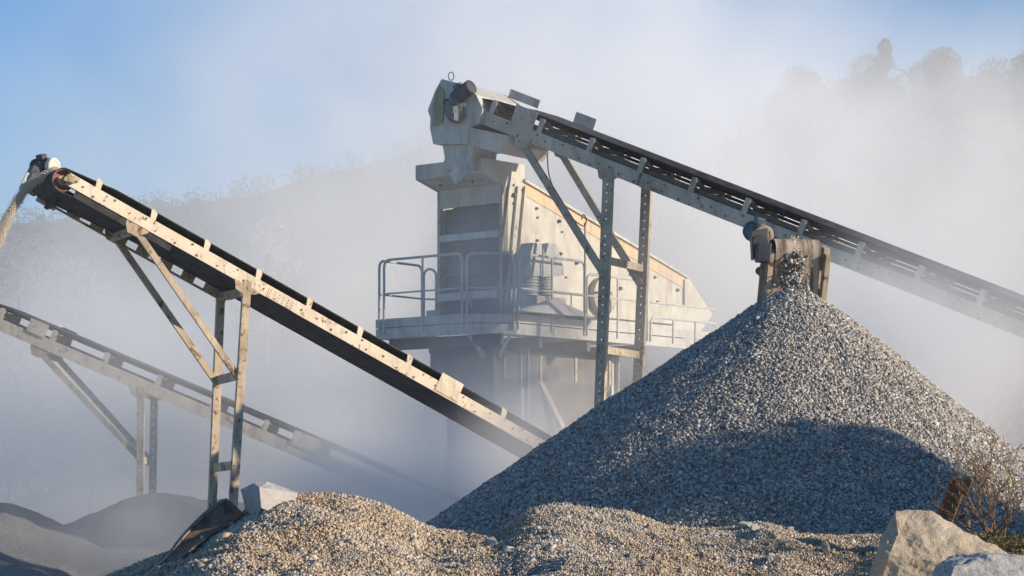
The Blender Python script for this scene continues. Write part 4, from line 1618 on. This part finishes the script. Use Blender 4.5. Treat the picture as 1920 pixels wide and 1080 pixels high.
# loose sheet, cable, conduit
hs = [P(867, 281, 43.15), P(884, 301, 43.1), P(889, 314, 43.1), P(872, 330, 43.1), P(853, 346, 43.1), P(843, 326, 43.1), P(853, 308, 43.12)]
m = MB()
m.prism(hs, V((0.01, 0.022, 0.004)))
o = m.build('metal_sheet', M['pale_dusty'])
setp(o, 'small bluish-grey sheet dangling from the hood over the feed box', 'metal sheet')
m = MB()
m.tube(spl([P(1026, 288, 42.9), P(1030, 330, 42.9), P(1048, 375, 42.9), P(1072, 408, 42.9), P(1094, 424, 42.9), P(1099, 412, 42.9), P(1094, 402, 42.9), P(1090, 412, 42.9)], 40), 0.011, 6)
o = m.build('power_cable', M['motor_dark'], None, True)
setp(o, 'thin dark cable drooping from the upper conveyor between its braces', 'cable')
m = MB()
q = P(1097, 418, 43.6)
m.tube([q, V((q.x, q.y, ZK0 + .1))], 0.02, 8)
o = m.build('conduit_pipe', M['galv'], None, True)
setp(o, 'thin upright pipe clipped to the platform edge beneath the drooping cable', 'pipe')

# ------------------------------------------------------------------ air: haze box and dust clouds
m = MB()
m.box((0, 205, 55), (220, 0, 0), (0, 275, 0), (0, 0, 58))
haze = m.build('haze', None)
hm = bpy.data.materials.new('haze')
hm.use_nodes = True
hn = hm.node_tree
hn.nodes.remove(hn.nodes['Principled BSDF'])
pv = hn.nodes.new('ShaderNodeVolumePrincipled')
pv.inputs['Color'].default_value = (0.84, 0.89, 0.96, 1)
pv.inputs['Density'].default_value = 0.0005
hn.links.new(pv.outputs[0], hn.nodes['Material Output'].inputs['Volume'])
haze.data.materials.append(hm)
setp(haze, 'thin haze in the air over the quarry', None, None, 'stuff')

dm = bpy.data.materials.new('airborne_dust')
dm.use_nodes = True
dn = dm.node_tree
dn.nodes.remove(dn.nodes['Principled BSDF'])
pv = dn.nodes.new('ShaderNodeVolumePrincipled')
pv.inputs['Color'].default_value = (0.975, 0.98, 0.985, 1)
pv.inputs['Density'].default_value = 1.0
pv.inputs['Anisotropy'].default_value = 0.0
pv.inputs['Density Attribute'].default_value = 'density'
dn.links.new(pv.outputs[0], dn.nodes['Material Output'].inputs['Volume'])


def dust(name, lo, hi, res, blobs, label, nscale, nlow, nhigh, seed, floor=0.0):
    """dust as a real volume grid: soft blobs (px, py, Y, rx, ry, rz, density) broken up by noise"""
    ng = bpy.data.node_groups.new(name, 'GeometryNodeTree')
    ng.interface.new_socket('Geometry', in_out='OUTPUT', socket_type='NodeSocketGeometry')
    N, Lk = ng.nodes.new, ng.links.new
    out = N('NodeGroupOutput')
    vc = N('GeometryNodeVolumeCube')
    pos = N('GeometryNodeInputPosition')

    def mth(op, a, b=None):
        nd = N('ShaderNodeMath')
        nd.operation = op
        for i, q in enumerate((a, b)):
            if q is None:
                continue
            if isinstance(q, (int, float)):
                nd.inputs[i].default_value = q
            else:
                Lk(q, nd.inputs[i])
        return nd.outputs[0]

    def vmth(op, a, b):
        nd = N('ShaderNodeVectorMath')
        nd.operation = op
        for i, q in enumerate((a, b)):
            if isinstance(q, tuple):
                nd.inputs[i].default_value = q
            elif q is not None:
                Lk(q, nd.inputs[i])
        return nd.outputs['Value'] if op in ('LENGTH', 'DOT_PRODUCT') else nd.outputs[0]

    # warp the position so that the blobs get billowing outlines
    nz = N('ShaderNodeTexNoise')
    nz.inputs['Scale'].default_value = nscale * 0.45
    nz.inputs['Detail'].default_value = 3
    Lk(vmth('ADD', pos.outputs[0], (seed * 7.3, seed * 2.1, 0.0)), nz.inputs['Vector'])
    wv = vmth('SUBTRACT', nz.outputs['Color'], (0.5, 0.5, 0.5))
    wpos = vmth('ADD', pos.outputs[0], vmth('MULTIPLY', wv, (5.0, 5.0, 5.0)))
    tot = None
    for (px, py, Yq, rx, ry, rz, den) in blobs:
        c = P(px, py, Yq)
        d = vmth('DIVIDE', vmth('SUBTRACT', wpos, tuple(c)), (rx, ry, rz))
        d2 = vmth('DOT_PRODUCT', d, d)
        g = mth('EXPONENT', mth('MULTIPLY', mth('MULTIPLY', d2, mth('ADD', d2, 0.25)), -0.8))
        g = mth('MULTIPLY', g, den)
        tot = g if tot is None else mth('ADD', tot, g)
    n2 = N('ShaderNodeTexNoise')
    n2.inputs['Scale'].default_value = nscale
    n2.inputs['Detail'].default_value = 7
    n2.inputs['Roughness'].default_value = 0.62
    Lk(vmth('ADD', pos.outputs[0], (seed * 3.3, 0.0, seed * 1.7)), n2.inputs['Vector'])
    mr = N('ShaderNodeMapRange')
    mr.inputs['From Min'].default_value = nlow
    mr.inputs['From Max'].default_value = nhigh
    mr.inputs['To Min'].default_value = floor
    mr.inputs['To Max'].default_value = 1.0
    Lk(n2.outputs['Fac'], mr.inputs['Value'])
    den = mth('MULTIPLY', tot, mr.outputs[0])
    den = mth('MAXIMUM', mth('SUBTRACT', den, 0.004), 0.0)
    Lk(den, vc.inputs['Density'])
    vc.inputs['Min'].default_value = lo
    vc.inputs['Max'].default_value = hi
    for k, q in zip(('Resolution X', 'Resolution Y', 'Resolution Z'), res):
        vc.inputs[k].default_value = q
    sm = N('GeometryNodeSetMaterial')
    sm.inputs['Material'].default_value = dm
    Lk(vc.outputs[0], sm.inputs['Geometry'])
    Lk(sm.outputs[0], out.inputs[0])
    me = bpy.data.meshes.new(name)
    me.materials.append(dm)
    o = bpy.data.objects.new(name, me)
    COL.objects.link(o)
    md_ = o.modifiers.new('dust', 'NODES')
    md_.node_group = ng
    return setp(o, label, None, None, 'stuff')


FULL = [
    # px, py, Y, rx, ry, rz, density
    (1520, 420, 72, 9.0, 9, 5.2, 0.115),      # big plume behind the right
    (1130, 230, 70, 7.0, 9, 6.6, 0.15),      # plume behind the tower top
    (760, 190, 62, 5.5, 7, 5.5, 0.10),
    (420, 260, 58, 5.0, 6, 4.3, 0.05),
    (120, 600, 60, 6.0, 6, 3.6, 0.065),
    (560, 690, 57, 5.5, 6, 3.6, 0.06),
    (200, 800, 60, 9.0, 6, 3.4, 0.13),
    (1800, 720, 54, 5.0, 6, 5.0, 0.10),
    (1850, 590, 36.9, 2.2, 1.5, 1.4, 0.9),   # over the lower end of the upper conveyor
    (1700, 545, 38.4, 1.5, 1.2, 1.0, 0.25),
    (1020, 850, 43.0, 2.2, 1.6, 1.1, 0.55),  # under the platform
    (1030, 740, 42.3, 1.9, 0.9, 1.2, 0.60),
    (1310, 610, 43.2, 2.3, 1.3, 2.2, 0.6),
    (965, 790, 37.2, 1.0, 0.8, 0.8, 0.6),
    (960, 480, 42.4, 1.6, 0.8, 2.4, 0.42),   # thin veil before the screen
    (800, 850, 45.5, 3.0, 1.6, 2.2, 0.28),
    (700, 880, 41.1, 2.1, 0.9, 1.2, 1.0),   # swallows the end of the far conveyor
    (810, 915, 41.0, 1.8, 0.9, 1.0, 1.3),
    (900, 810, 43.0, 1.5, 1.2, 1.6, 0.5),
    (300, 985, 39.6, 3.0, 0.8, 0.8, 0.45),
    (230, 830, 44.4, 5.8, 1.3, 2.7, 0.32),
    (190, 730, 40.3, 4.5, 0.9, 2.5, 0.32),
    (230, 250, 58, 4.5, 5, 3.5, 0.045),
    (60, 1020, 39.4, 3.0, 0.8, 0.7, 0.45),
    (300, 480, 66, 8.0, 6, 3.4, 0.03),
    (760, 480, 66, 5.0, 6, 4.0, 0.05),
    (1760, 270, 78, 7.5, 6, 4.2, 0.12),
]
dust('dust_cloud', (-24, 34, -0.5), (30, 94, 24), (144, 160, 66), FULL, 'billowing pale rock dust rising around and behind the crushing plant', 0.30, 0.40, 0.58, 3, 0.35)
